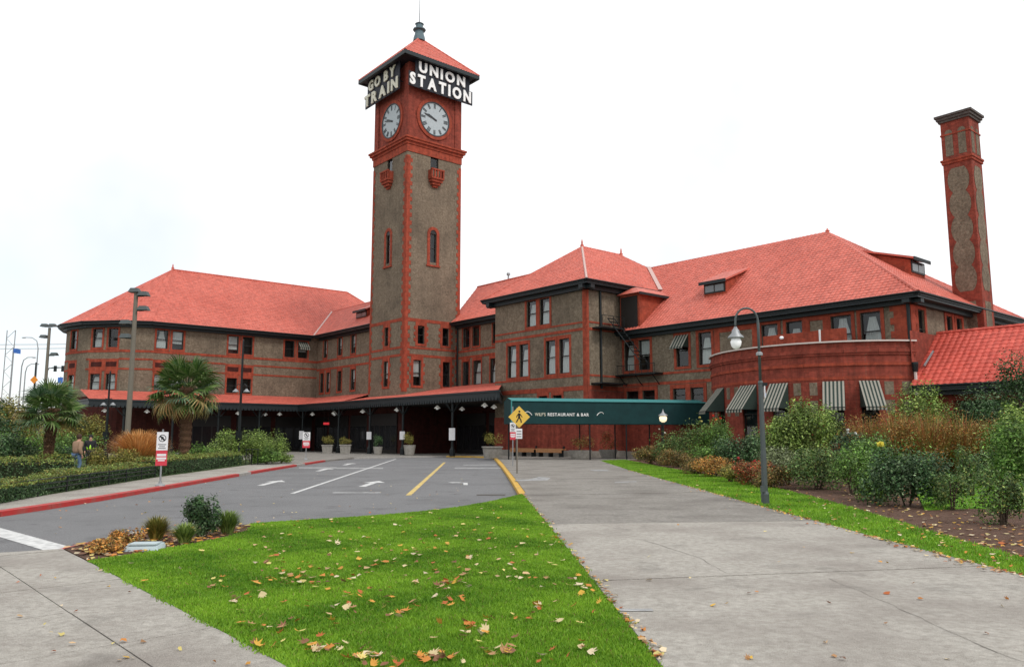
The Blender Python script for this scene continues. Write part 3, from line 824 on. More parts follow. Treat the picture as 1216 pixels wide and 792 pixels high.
# ---- three-storey link either side of the tower
def build_link():
    T = station('station_link', 'low roofed three-storey link wing between the clock tower and left wing', 'building')
    F = FA(1.0)
    ups = [(20.9, 19.85), (16.9, 15.8), (13.5, 12.4)]
    ups = [(20.9, 19.9), (17.0, 15.9), (13.6, 12.5)]
    ops = wins(T, F, ups, 11.85, 14.1, 'blind', w=0.15)
    ops += wins(T, F, [(21.6, 20.6), (19.9, 18.9), (16.9, 15.8), (13.5, 12.4)], 7.4, 9.9, ('none', 'blind', 'none', 'blind'), w=0.15)
    wall(T, 'rough', F, 7.4, 22.7, 0, 14.9, ops)
    band(T, F, 7.5, 22.6, 11.30, 11.58); band(T, F, 7.5, 22.6, 10.25, 10.5)
    bpart('plinth', 'dark_and_shaded_brick', T, F, 7.4, 22.6, -0.02, 0.06, 0, 6.3)
    eave(T, [(0.0, 7.45), (0.0, 21.7)], 14.75)
    roof_plane(T, [(0, 7.4, 14.72), (0, 21.7, 14.72), (5.1, 26.7, 19.0), (5.1, 7.4, 19.0)])
    roof_plane(T, [(10.2, 26.7, 14.9), (10.2, 7.4, 14.9), (5.1, 7.4, 19.0), (5.1, 26.7, 19.0)])
    ridge(T, (5.1, 26.7, 19.05), (5.1, 7.4, 19.05), 0.1)
    shed_dormer(T, FA(0), 11.0, 13.6, -1.6, 16.2, 16.95, -4.7, rise=1.5)
    for b in (8.4, 7.75):
        MB().tube([F.P(b, 0.14, 6.9), F.P(b, 0.14, 14.2)], 0.08, 6).build('downpipe', 'iron', T)
    T2 = station('station_link', 'short recessed bay of the station right of the clock tower', 'building')
    F = FA(7.0)
    ops = wins(T2, F, [(-1.2, -2.5), (-3.0, -4.3), (-6.6, -7.7)], 11.7, 13.9, 'none', w=0.15)
    ops += wins(T2, F, [(-1.2, -2.4), (-3.2, -4.6), (-6.2, -7.6)], 7.45, 10.1, ('none', 'curtain', 'curtain'), w=0.15)
    wall(T2, 'rough', F, -12.0, 0.0, 0, 14.7, ops)
    band(T2, F, -12.0, 0.0, 11.15, 11.4); band(T2, F, -12.0, 0.0, 10.45, 10.7)
    bpart('plinth', 'dark_and_shaded_brick', T2, F, -12.0, 0.0, -0.02, 0.06, 0, 6.3)
    eave(T2, [(6.0, -11.9), (6.0, -0.1)], 14.55)
    roof_plane(T2, [(6, -14, 14.52), (6, 0.0, 14.52), (13, 4, 20.1), (13, -14, 20.1)])
    roof_plane(T2, [(20, 4, 14.5), (20, -14, 14.5), (13, -14, 20.1), (13, 4, 20.1)])
    ridge(T2, (13, -14, 20.15), (13, 4, 20.15))
    MB().lathe([(0.1, -0.2), (0.1, 0.5), (0.22, 0.5), (0.22, 0.75), (0.05, 0.8)], 8, (13, -2, 20.2)).build('roof_vent', 'galv', T2)
    MB().tube([F.P(-0.35, 0.14, 6.9), F.P(-0.35, 0.14, 14.1)], 0.09, 6).build('downpipe', 'iron', T2)
build_link()

# ---- corner block
def build_block():
    T = station('station_block', 'three-storey corner block with hipped red roof above the green canopy', 'building')
    F = FA(3.0); G_ = FB(-24.7)
    ops = wins(T, F, [(-16.75, -18.1), (-18.6, -19.95)], 12.0, 14.45, 'curtain', w=0.24, bot=0.25)
    ops += wins(T, F, [(-13.95, -15.25), (-15.7, -17.0), (-19.4, -20.7), (-21.2, -22.5)], 7.35, 10.45, ('curtain', 'curtain', 'curtain', 'curtain'), w=0.22)
    ops += wins(T, F, [(-18.4, -19.6), (-20.3, -21.5)], 4.0, 5.45, 'none', w=0.2)
    wall(T, 'rough', F, -24.7, -12.0, 0, 15.2, ops)
    wall(T, 'rough', G_, 3.0, 20.0, 0, 15.2, [])
    wall(T, 'rough', Fr((0, -12.0), (1, 0), (0, 1)), 3.0, 20.0, 0, 15.2)
    for z0, z1, sk in ((11.6, 11.75, ()), (10.95, 11.2, ()), (6.95, 7.12, ()), (5.75, 6.15, ())):
        band(T, F, -24.7, -12.0, z0, z1, sk); band(T, G_, 3.0, 8.0, z0, z1)
    quoins(T, F, -24.7, 1, 0, 15.1, 0.5, 0.0, 1.1); quoins(T, G_, 3.0, 1, 0, 15.1, 0.2, 0.0, 1.1)
    bpart('brick_base', 'brick', T, F, -24.7, -12.0, -0.02, 0.07, 0.55, 3.6)
    bpart('brick_base', 'brick', T, G_, 3.0, 12.0, -0.02, 0.07, 0.55, 5.7)
    bpart('stone_plinth', 'stone', T, F, -24.7, -12.0, -0.02, 0.16, 0, 0.55)
    bpart('stone_plinth', 'stone', T, G_, 2.9, 12.0, -0.02, 0.16, 0, 0.55)
    ep = [(21, -25.7), (2.0, -25.7), (2.0, -11.0), (21, -11.0)]
    eave(T, ep, 15.2, h=0.7)
    z = 15.17; p1, p2 = (8.9, -18.35, 20.4), (14.6, -18.35, 20.4)
    roof_plane(T, [(2, -25.7, z), (2, -11, z), p1])
    roof_plane(T, [(2, -25.7, z), (21.6, -25.7, z), p2, p1])
    roof_plane(T, [(2, -11, z), (21.6, -11, z), p2, p1])
    roof_plane(T, [(21.6, -25.7, z), (21.6, -11, z), p2])
    ridge(T, p1, p2); ridge(T, (2, -25.7, z + 0.05), p1, 0.12, 'flash', 'hip_tiles'); ridge(T, (2, -11, z + 0.05), p1, 0.1, 'tile', 'hip_tiles')
    finial(T, p1, 1.1); finial(T, p2, 1.1)
    MB().tube([G_.P(4.6, 0.12, 5.9), G_.P(4.6, 0.12, 14.6)], 0.11, 6).build('downpipe', 'iron', T)
    # fire escape: two landings, two rails of a steep stair, treads
    fe = MB(); fbox(fe, G_, 3.6, 6.6, 0.02, 1.2, 11.1, 11.22)
    f0 = fe.build('fire_escape', 'iron', T)
    for s in (3.7, 5.1, 6.5):
        MB().tube([G_.P(s, 1.15, 11.2), G_.P(s, 1.15, 12.2)], 0.035, 5).build('rail_post', 'iron', f0)
    MB().tube([G_.P(3.7, 1.15, 12.2), G_.P(6.5, 1.15, 12.2)], 0.03, 5).build('handrail', 'iron', f0)
    fbox(MB(), G_, 3.4, 6.6, 0.02, 1.3, 6.25, 6.37).build('landing', 'iron', f0)
    for o in (0.0, 0.9):
        MB().tube([(6.0 - o, -25.2, 12.3 - 0.2), (6.3 - o, -28.6, 8.0)], 0.045, 5).build('stair_string', 'iron', f0)
    for k in range(12):
        u_ = k / 12
        x, y, zz = 6.0 + 0.3 * u_, -25.2 - 3.4 * u_, 12.1 - 4.1 * u_
        MB().box(x - 0.88, x - 0.02, y - 0.12, y + 0.12, zz - 0.02, zz + 0.02).build('tread', 'iron', f0)
    return T
build_block()

# ---- right wing
def build_right_wing():
    T = station('station_wing', 'long two-storey right wing with broad red hipped roof behind the bay', 'building')
    F = FA(7.5); E = FB(-50.0)
    up = [(-24.9, -26.1), (-26.6, -27.9), (-30.75, -32.0), (-33.05, -34.3), (-38.9, -40.3), (-41.0, -42.3), (-44.5, -46.0), (-46.65, -48.05)]
    ops = wins(T, F, up, 7.55, 10.2, ('curtain', 'blind', 'none', 'curtain', 'curtain', 'curtain', 'curtain', 'curtain'), w=0.24, top=0.25)
    ops += wins(T, F, [(-25.1, -26.5), (-26.95, -28.35), (-30.3, -31.6), (-32.1, -33.4)], 4.6, 5.75, ('none',), w=0.3, top=0.35)
    wall(T, 'rough', F, -50.0, -24.7, 0, 11.2, ops)
    eo = wins(T, E, [(8.6, 9.6), (13.2, 14.2), (14.9, 15.9)], 7.6, 10.2, 'none', w=0.3)
    wall(T, 'rough', E, 7.5, 25.0, 0, 11.2, eo)
    for z0, z1 in ((7.0, 7.2), (6.15, 6.4)):
        band(T, F, -34.4, -24.7, z0, z1)
    quoins(T, F, -50.0, 1, 6, 11.0, 1.05, 0.25, 0.9, 0.06); quoins(T, E, 7.5, 1, 6, 11.0, 0.7, 0.2, 0.9, 0.06)
    for a, b in ((-28.2, -27.9), (-30.75, -30.5), (-38.75, -34.55), (-38.9, -37.8), (-44.4, -42.45), (-48.4, -48.1)):
        pass
    for a, b in ((-38.6, -34.6),):       # brick framing of the panels between windows
        bpart('brick_panel', 'trim', T, F, a, a + 0.5, -0.02, 0.05, 7.5, 10.6); bpart('brick_panel', 'trim', T, F, b - 0.5, b, -0.02, 0.05, 7.5, 10.6)
        bpart('brick_panel', 'trim', T, F, a + 0.5, b - 0.5, -0.02, 0.05, 10.0, 10.6)
    bpart('brick_panel', 'trim', T, F, -44.25, -42.55, -0.02, 0.045, 10.05, 10.6); bpart('brick_panel', 'trim', T, F, -44.25, -43.9, -0.02, 0.045, 7.5, 10.05)
    bpart('brick_panel', 'trim', T, F, -42.9, -42.55, -0.02, 0.045, 7.5, 10.05)
    bpart('brick_base', 'brick', T, F, -34.5, -24.7, -0.02, 0.07, 0.5, 4.1)
    bpart('stone_plinth', 'stone', T, F, -34.5, -24.7, -0.02, 0.16, 0, 0.5)
    eave(T, [(26, -51), (6.5, -51), (6.5, -24.72)], 11.0, h=0.6)
    z = 10.97; r0, r1 = (16.25, -40.0, 18.7), (16.25, -20.0, 18.85)
    roof_plane(T, [(6.5, -51, z), (6.5, -24.75, z), (16.25, -24.75, 18.85), r0])
    roof_plane(T, [(8.9, -24.75, 12.9), (8.9, -20, 12.9), r1, (16.25, -24.75, 18.85)])
    roof_plane(T, [(6.5, -51, z), (26, -51, z), r0])
    roof_plane(T, [(26, -51, z), (26, -20, z), r1, r0])
    ridge(T, r0, r1); ridge(T, (6.5, -51, z + 0.05), r0, 0.13); ridge(T, (26, -51, z + 0.05), r0, 0.13)
    finial(T, r0, 0.6)
    # roof dormers
    shed_dormer(T, FA(0), -34.4, -32.2, -9.6, 13.75, 14.6, -13.9, rise=1.85)
    d = shed_dormer(T, FB(0), 15.2, 17.6, 47.0, 14.1, 15.05, 42.4, rise=1.5)
    # stair dormer by the corner block
    dm = MB().box(6.9, 12.2, -27.3, -25.05, 10.9, 14.3).build('stair_dormer', 'trim', T)
    MB().box(6.84, 6.898, -27.1, -25.2, 11.1, 14.1).build('door', 'frame', dm)
    MB().hexa([(6.5, -27.7, 14.3), (13.3, -27.7, 14.3), (13.3, -24.9, 14.3), (6.5, -24.9, 14.3), (7.6, -26.4, 15.0), (12.6, -26.4, 15.0), (12.6, -25.9, 15.0), (7.6, -25.9, 15.0)]).build('dormer_roof', 'tile', dm)
    MB().box(6.44, 13.3, -27.76, -27.705, 14.1, 14.32).build('dormer_fascia', 'eave', dm)
    # pale flashing beside the corner block
    MB().prism([(11.75, -26.0, 15.32), (11.75, -25.5, 15.42), (16.2, -20.4, 19.05), (16.2, -20.9, 18.95)], [(11.75, -26.0, 15.38), (11.75, -25.5, 15.48), (16.2, -20.4, 19.11), (16.2, -20.9, 19.01)]).build('flashing', 'flash', T)
    awning(T, F, -32.05, -30.7, 10.2, 1.1, 0.9, 9, 0.1)
    # steel balcony of the fire escape under the first pair of windows
    bal = fbox(MB(), F, -29.3, -24.8, 0.06, 1.1, 7.05, 7.17).build('fire_balcony', 'iron', T)
    for k in range(7):
        s = -29.2 + k * 0.7
        MB().tube([F.P(s, 1.05, 7.17), F.P(s, 1.05, 7.95)], 0.025, 4).build('rail_post', 'iron', bal)
    MB().tube([F.P(-29.25, 1.05, 7.95), F.P(-24.9, 1.05, 7.95)], 0.03, 5).build('handrail', 'iron', bal)
    for s in (-28.9, -27.0, -25.2):
        MB().tube([F.P(s, 0.08, 6.2), F.P(s, 1.0, 7.05)], 0.04, 5).build('bracket', 'iron', bal)
    MB().tube([(7.36, -49.95, 6.0), (7.36, -49.95, 10.6)], 0.12, 6).build('downpipe', 'iron', T)
    return T
build_right_wing()

# ---- rounded restaurant bay
def build_bay():
    T = station('restaurant_bay', 'rounded red brick restaurant bay with striped window awnings and parapet', 'building')
    p, c, bc = 4.5, 8.0, -42.2
    Rr = (c * c + p * p) / (2 * p); ac = 7.5 - p + Rr; th = math.asin(c / Rr)
    def pt(t, r=Rr): return (ac - r * math.cos(t * th), bc - r * math.sin(t * th))
    wt = [(-0.62, -0.48), (-0.27, -0.10), (0.0, 0.15), (0.37, 0.52), (0.60, 0.74)]
    bd = [-1, -0.88, -0.75] + [x for w in wt for x in w] + [-0.375, 0.26, 0.86, 1.0]
    bd = sorted(set(bd))
    zt = 7.9
    coping = MB(); cor = MB()
    for t0, t1 in zip(bd[:-1], bd[1:]):
        P0, P1 = pt(t1), pt(t0)
        F, L = FS(P0, P1)
        isw = any(abs(w[0] - t0) < 1e-6 for w in wt)
        ops = []
        if isw:
            ops = [(0.14, L - 0.14, 1.3, 5.35)]
            window(T, F, 0.14, L - 0.14, 1.3, 5.35, 'none')
            awning(T, F, 0.06, L - 0.06, 5.35, 1.75, 1.55, 11, 0.2, 0.0)
        wall(T, 'brick', F, 0, L, 0, zt, ops)
        if not isw and L > 1.0:
            for z0, z1 in ((3.2, 4.1), (4.45, 5.3)):
                loop = [(0.28, z0), (L - 0.28, z0), (L - 0.28, z1), (0.28, z1)]
                MB().prism([F.P(x, -0.01, z) for x, z in loop], [F.P(x, 0.012, z) for x, z in loop]).build('roughcast_panel', 'rough', T)
        for z0, z1, e in ((6.35, 6.55, 0.07), (7.05, 7.2, 0.08), (7.2, 7.4, 0.14), (7.4, 7.55, 0.06), (5.45, 5.65, 0.03)):
            fbox(MB(), F, 0, L, -0.05, e, z0, z1).build('brick_course', 'trim' if z0 < 7 else 'brick', T)
        fbox(coping, F, -0.03, L + 0.03, -0.3, 0.16, zt, zt + 0.1)
    coping.build('coping', 'coping', T)
    deck = [pt(t, Rr - 0.35) for t in np.linspace(-1, 1, 25)]
    MB().add([(a, b, 7.3) for a, b in deck], [tuple(range(len(deck)))]).build('roof_deck', 'asphalt', T)
    MB().box(5.3, 5.6, -46.6, -40.4, 7.3, 9.0).build('roof_box', 'trim', T)
    MB().box(5.2, 5.29, -44.9, -44.8, 8.05, 9.05).build('white_pole', 'white', T)
    MB().lathe([(0.1, -0.1), (0.16, 0), (0.1, 0.1)], 8, (5.15, -42.0, 8.75)).build('roof_lamp', 'globe', T)
    MB().lathe([(0.16, 0), (0.22, 0.5), (0.2, 0.62)], 8, (*pt(0.97, Rr + 0.25), 5.9)).build('rain_head', 'iron', T)
    MB().tube([(*pt(0.97, Rr + 0.25), 4.4), (*pt(0.97, Rr + 0.25), 5.9)], 0.1, 6).build('downpipe', 'coping', T)
build_bay()

# ---- chimney
def build_chimney():
    T = station('chimney', 'tall red brick chimney with dark scalloped panels and flared cap', 'chimney')
    a0, a1, b0, b1 = 17.1, 19.1, -51.1, -49.1
    MB().box(a0, a1, b0, b1, 0, 25.6).build('stack', 'brick', T)
    for F, s0, s1 in ((FA(a0), b0, b1), (FB(b0), a0, a1)):
        m = (s0 + s1) / 2
        # chain of dark lozenges: one scalloped panel
        pts_r, n = [], 5
        z0, z1 = 12.4, 21.9; hh = (z1 - z0) / n
        for k in range(n):
            zc = z0 + hh * (k + 0.5)
            for q in range(9):
                an = -math.pi / 2 + 0.62 + (math.pi - 1.24) * q / 8
                pts_r.append((0.76 * math.cos(an), zc + hh * 0.5 * math.sin(an) / math.sin(math.pi / 2 - 0.62)))
        loop = [(m + x, z) for x, z in pts_r] + [(m - x, z) for x, z in reversed(pts_r)]
        mb = MB(); n_ = len(pts_r)
        for i in range(n_ - 1):
            q = [(m - pts_r[i][0], pts_r[i][1]), (m + pts_r[i][0], pts_r[i][1]), (m + pts_r[i + 1][0], pts_r[i + 1][1]), (m - pts_r[i + 1][0], pts_r[i + 1][1])]
            mb.add([F.P(x, 0.02, z) for x, z in q], [(0, 1, 2, 3)])
        mb.build('roughcast_panel', 'rough', T)
        bpart('roughcast_panel', 'rough', T, F, m - 0.55, m + 0.55, -0.01, 0.02, 9.3, 11.6)
        for z0, z1, e in ((22.65, 22.95, 0.14), (24.75, 24.9, 0.06)):
            pass
        for sg in (-0.46, 0.46):
            arch = [(m + sg - 0.27, 22.9)] + [(m + sg - 0.27 * math.cos(math.pi * k / 8), 24.7 + 0.27 * math.sin(math.pi * k / 8)) for k in range(9)] + [(m + sg + 0.27, 22.9)]
            MB().prism([F.P(x, -0.01, z) for x, z in arch], [F.P(x, 0.02, z) for x, z in arch]).build('blind_arch', 'rough', T)
    for z0, z1, e in ((22.3, 22.5, 0.08), (22.5, 22.65, 0.14), (24.55, 24.66, 0.06)):
        MB().box(a0 - e, a1 + e, b0 - e, b1 + e, z0, z1).build('brick_course', 'trim', T)
    cap = MB()
    for z0, z1, e in ((25.6, 25.78, 0.12), (25.78, 25.98, 0.22), (25.98, 26.15, 0.32)): cap.box(a0 - e, a1 + e, b0 - e, b1 + e, z0, z1)
    cap.build('cap', noise_mat('cap_stone', (0.06, 0.05, 0.045), (0.13, 0.11, 0.1), 5, 0.9, 0.4), T)
build_chimney()

# ---- low annex at the right
def build_annex():
    T = station('annex', 'low annex with bright red pantiled roof at the right end', 'building')
    z, zr = 4.95, 8.7
    wall(T, 'brick', FA(8.2), -76, -50.1, 0, 5.2, [(-56.5, -52.0, 0.3, 4.0)], 1.2)
    bpart('door_backing', 'frame', T, FA(8.2), -56.6, -51.9, -1.3, -1.21, 0.1, 4.3)
    eave(T, [(6.6, -76), (6.6, -50.1)], z, h=0.6)
    roof_plane(T, [(6.6, -76, z), (6.6, -50.08, z), (11.2, -50.08, zr), (11.2, -76, zr)], 'tile_new', 0.40, 0.40, 0.055)
    roof_plane(T, [(15.8, -76, z), (15.8, -50.08, z), (11.2, -50.08, zr), (11.2, -76, zr)], 'tile_new')
    ridge(T, (11.2, -76, zr + 0.04), (11.2, -50.1, zr + 0.04), 0.15, 'tile_new')
    wall(T, 'brick', FB(-50.12), 7.0, 15.8, 0, 8.6)
    MB().tube([(9.2, -50.6, 7.35), (7.9, -50.5, 6.3)], 0.07, 5).build('roof_pipe', 'galv', T)
build_annex()

# ---- entrance canopy along the front
def build_canopy():
    T = station('entrance_canopy', 'long dark entrance canopy with red roof and iron posts along station front', 'canopy')
    ze = 5.62
    k1, k2 = 0.17, 0.26
    roof_plane(T, [(-3.5, -20.5, ze), (-3.5, 7.6, ze), (3.0, 7.6, ze + 6.5 * k1), (3.0, -13.0, ze + 6.5 * k1)], amp=0.03)
    roof_plane(T, [(3.0, -12.0, ze + 6.5 * k1), (3.0, 0, ze + 6.5 * k1), (7.0, 0, ze + 10.5 * k1), (7.0, -12.0, ze + 10.5 * k1)], amp=0.03)
    roof_plane(T, [(-3.5, 7.6, ze), (-3.5, 18, ze), (1.1, 22.6, ze + 4.6 * k2), (1.1, 7.6, ze + 4.6 * k2)], amp=0.03)
    roof_plane(T, [(-26.5, 18, ze), (-3.5, 18, ze), (1.1, 22.6, ze + 4.6 * k2), (-26.5, 22.6, ze + 4.6 * k2)], amp=0.03)
    for p, q in (((-3.5, -20.5), (-3.5, 18)), ((-3.5, 18), (-26.5, 18)), ((3.0, -13.0), (-3.5, -20.5)), ((-26.5, 18), (-26.5, 24))):
        F, L = FS(p, q)
        fbox(MB(), F, -0.05, L + 0.05, -0.16, 0.06, 5.0, 5.66).build('fascia', 'eave', T)
        fbox(MB(), F, -0.1, L + 0.1, -0.2, 0.16, 5.52, 5.68).build('cornice', 'eave', T)
        dn = MB(); n = int(L / 0.42)
        for k in range(n):
            s = (k + 0.5) * L / n
            dn.hexa([F.P(s - 0.13, -0.05, 4.84), F.P(s + 0.13, -0.05, 4.84), F.P(s + 0.13, 0.10, 4.84), F.P(s - 0.13, 0.10, 4.84), F.P(s - 0.17, -0.05, 5.14), F.P(s + 0.17, -0.05, 5.14), F.P(s + 0.17, 0.10, 5.14), F.P(s - 0.17, 0.10, 5.14)])
        stuff(dn.build('dentil_row', 'eave', T))
    sf = MB(); sf.prism([(-3.3, -20.0, 5.0), (2.95, -12.9, 5.0), (2.95, 22.6, 5.0), (-3.3, 22.6, 5.0)], [(-3.3, -20.0, 5.1), (2.95, -12.9, 5.1), (2.95, 22.6, 5.1), (-3.3, 22.6, 5.1)]); sf.box(-26.3, -3.3, 18.2, 22.6, 5.0, 5.1)
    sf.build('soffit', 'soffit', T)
    MB().box(2.95, 6.9, -12, 0, 5.0, 5.1).build('soffit', 'soffit', T)
    posts = [(-3.1, 1.5), (-3.1, -5.0), (-3.1, -13.4), (-3.1, 8.4), (-3.1, 17.6), (-13.0, 18.4), (-8.2, 18.4), (-18.0, 18.4), (-23.0, 18.4)]
    for a, b in posts:
        po = MB().lathe([(0.26, 0), (0.26, 0.6), (0.17, 0.7), (0.13, 0.9), (0.12, 4.0), (0.19, 4.1), (0.14, 4.2), (0.14, 5.0)], 10, (a, b, 0)).build('post', 'iron', T)
        for da, db in ((0, 1), (0, -1), (-1, 0), (1, 0)):
            MB().tube([(a, b, 3.9), (a + da * 0.45, b + db * 0.45, 4.35), (a + da * 0.95, b + db * 0.95, 4.95)], 0.05, 5).build('bracket', 'iron', po)
    return T
build_canopy()

# ground-floor doors and shop windows, widened and darkened to carry the canopy's shade
def shade_shopfront(F, spans, root):
    for a, b in spans:
        d = MB(); fbox(d, F, a, b, 0.06, 0.16, 0.02, 4.3)
        o = d.build('shade_doorway', 'frame', root)
        n = max(1, int((b - a) / 1.1)); w = (b - a) / n
        for k in range(n):
            fbox(MB(), F, a + k * w + 0.08, a + (k + 1) * w - 0.08, 0.161, 0.17, 0.4, 3.0).build('pane', 'dial' if 0 else M['dark_pane'], o)
M['dark_pane'] = plain('dark_pane', (0.02, 0.02, 0.022), 0.1, 0, 0, 0.6)
D_ = station('shade_shopfront_row', 'glazed doorways widened and darkened to carry the shade under the long entrance canopy', 'doors')
shade_shopfront(FA(1.0), [(7.8, 13), (13.6, 18.5), (19.0, 22.3)], D_)
shade_shopfront(FA(-0.1), [(0.8, 6.6)], D_)
shade_shopfront(FB(22.7), [(-14.5, -10), (-9.3, -5), (-4.4, 0.5)], D_)
shade_shopfront(FA(7.0), [(-5.6, -0.4), (-11.6, -6.2)], D_)

# pendant lamps under the canopy
def pendant(a, b, z, label):
    r = empty('pendant_lamp', W(a, b, 5.0), 0, label, 'lamp', 'pendant lamps under the canopy')
    MB().tube([(0, 0, 0), (0, 0, z - 5.0 + 0.3)], 0.02, 5).build('rod', 'iron', r)
    MB().lathe([(0.05, 0.28), (0.10, 0.22), (0.27, 0.05), (0.31, 0.0), (0.28, -0.02), (0.05, 0.16)], 14, (0, 0, z - 5.0)).build('lamp_shade', 'shade', r, True)
    MB().lathe([(0.02, 0.1), (0.11, 0.04), (0.14, -0.05), (0.09, -0.12), (0.02, -0.14)], 10, (0, 0, z - 5.0)).build('bulb', 'globe', r, True)
ORD = ['leftmost', 'second from left', 'third from left', 'fourth from left', 'fifth from left', 'sixth from left', 'seventh from left', 'middle one', 'seventh from right', 'sixth from right', 'fifth from right', 'fourth from right', 'third from right', 'second from right', 'rightmost']
lamp_spots = [(-2.6, -17.5), (0.3, -15.2), (-2.6, -10.2), (1.2, -9), (-2.6, -3.0), (-2.6, 4.0), (-2.6, 10.6), (-0.5, 14.5), (-2.4, 16.5), (-5.5, 18.9), (-10.6, 18.9), (-15.8, 18.9), (-20.6, 18.9), (-24.8, 18.9), (-6.5, 20.8)]
lamp_spots.sort(key=lambda q: W(*q)[0] / W(*q)[1])
for (a, b), which in zip(lamp_spots, ORD):
    pendant(a, b, 4.45, 'white pendant lamp under the dark entrance canopy, ' + which)

ls_ = empty('lit_sign', W(-2.2, 13.2, 3.2), R(-5), 'small red lit sign hanging in the dark under the canopy', 'sign')
MB().box(-0.34, 0.34, -0.06, 0.06, 0, 0.26).build('sign_box', 'exit', ls_)
for sx in (-0.3, 0.3): MB().tube([(sx, 0, 0.28), (sx, 0, 1.8)], 0.012, 5).build('hanger', 'iron', ls_)

# ------------------------------------------------------------------ ground
FPX = 940.0
def gp(px, py, z=0.0):
    """where a sight line meets the ground at height z"""
    x, y = (px - 608) / FPX, -(py - 396) / FPX
    d = (x, math.cos(PITCH) - y * math.sin(PITCH), math.sin(PITCH) + y * math.cos(PITCH))
    t = (z - EYE) / d[2]
    return (d[0] * t, d[1] * t)
def sp(px, D): return ((px - 608) / 948.0 * D, D)
def hz(py, D): return EYE + (520 - py) * D / 948.0

def sheet(name, poly, z, mat, parent=None, skirt=0.0):
    bm = bmesh.new()
    vs = [bm.verts.new((p[0], p[1], z)) for p in poly]
    f = bm.faces.new(vs)
    if f.normal.z < 0: f.normal_flip()
    f.normal_update()
    if f.normal.z < 0: f.normal_flip()
    bmesh.ops.triangulate(bm, faces=[f])
    if skirt:
        n = len(vs); lo = [bm.verts.new((p[0], p[1], z - skirt)) for p in poly]
        for i in range(n): bm.faces.new((vs[i], vs[(i + 1) % n], lo[(i + 1) % n], lo[i]))
    me = bpy.data.meshes.new(name); bm.to_mesh(me); bm.free()
    return link(name, me, mat, parent)

struct(sheet('ground', [(-2500, -60), (2500, -60), (2500, 3000), (-2500, 3000)], -0.20, 'ground'))
RZ = -0.12
road = struct(sheet('road', [(-70, 2), (14, 2), (14, 84), (-70, 84)], RZ, 'asphalt'))
kerb_left = [gp(x, y) for x, y in ((0, 607), (60, 598.5), (120, 589.5), (190, 578), (250, 568), (310, 558), (352, 551.5), (386, 546.3))]
kerb_left = [(-30.0, 9.0), (-16.5, 14.6)] + kerb_left
kerb_far = [gp(x, y) for x, y in ((420, 543.2), (480, 541.8), (530, 541.2), (560, 541.6), (586, 542.6))]
kerb_yel = [gp(x, y) for x, y in ((586, 542.6), (598, 556), (608, 570), (618, 586))]
lawn_r = [gp(x, y) for x, y in ((620, 588), (648, 622), (690, 675), (735, 733), (781, 792))] + [(1.27, 2.3)]
plaza = kerb_left + kerb_far + kerb_yel[1:] + lawn_r + [(1.27, -9), (90, -9), (160, 60), (160, 260), (-200, 260), (-200, 9)]
struct(sheet('pavement', plaza, 0.0, 'concrete_old', None, 0.15))
lawn_l = [gp(x, y) for x, y in ((105, 669), (160, 698), (220, 730), (280, 762), (336, 793))]
near = [gp(74, 653.5)] + lawn_l + [(1.25, 2.3), (1.25, -9), (-60, -9), (-60, 6.0), gp(-260, 668)]
struct(sheet('sidewalk_base', near, -0.005, 'joint', None, 0.15))

def split(polys, p, q, gap):
    d = (q[0] - p[0], q[1] - p[1]); L = math.hypot(*d); n = (-d[1] / L, d[0] / L)
    out = []
    for poly in polys:
        for sg in (1, -1):
            res = []; m = len(poly)
            f = [sg * ((v[0] - p[0]) * n[0] + (v[1] - p[1]) * n[1]) - gap / 2 for v in poly]
            for i in range(m):
                j = (i + 1) % m
                if f[i] >= 0: res.append(poly[i])
                if (f[i] >= 0) != (f[j] >= 0):
                    t = f[i] / (f[i] - f[j]); res.append((poly[i][0] + (poly[j][0] - poly[i][0]) * t, poly[i][1] + (poly[j][1] - poly[i][1]) * t))
            if len(res) > 2: out.append(res)
    return out
def slab_field(root, poly, cuts, z0, z1, mat='concrete', gap=0.016, far_old=None):
    polys = [poly]
    for p, q in cuts: polys = split(polys, p, q, gap)
    for k, pl in enumerate(polys):
        dz = rnd.uniform(-0.004, 0.003)
        cy_ = sum(p[1] for p in pl) / len(pl)
        sheet('slab', pl, z1 + dz, 'concrete_old' if far_old and cy_ > far_old else mat, root, z1 - z0 + 0.004)

# near sidewalk slabs
sw = struct(empty('sidewalk', (0, 0, 0)))
j0, j1 = gp(0, 675), gp(171, 790)
dx, dy = j1[0] - j0[0], j1[1] - j0[1]; Lj = math.hypot(dx, dy); ux, uy = dx / Lj, dy / Lj
cuts = [(j0, j1)]
for c in (gp(131, 771), gp(60, 716), gp(262, 749)):
    pass
cross_a, cross_b = gp(131, 770), gp(262, 747)
cd = (cross_b[0] - cross_a[0], cross_b[1] - cross_a[1]); cl_ = math.hypot(*cd); cn = (cd[0] / cl_, cd[1] / cl_)
for k in range(-4, 6):
    o = (cross_a[0] + ux * 1.55 * k, cross_a[1] + uy * 1.55 * k)
    cuts.append((o, (o[0] + cn[0], o[1] + cn[1])))
cuts.append(((j0[0] - cn[0] * 1.7, j0[1] - cn[1] * 1.7), (j1[0] - cn[0] * 1.7, j1[1] - cn[1] * 1.7)))
near_s = [gp(74, 653.5)] + lawn_l + [(1.25, 2.3), (1.25, -3), (-14, -3), (-14, 9.2), gp(-60, 662)]
slab_field(sw, near_s, cuts, 0.0, 0.026)

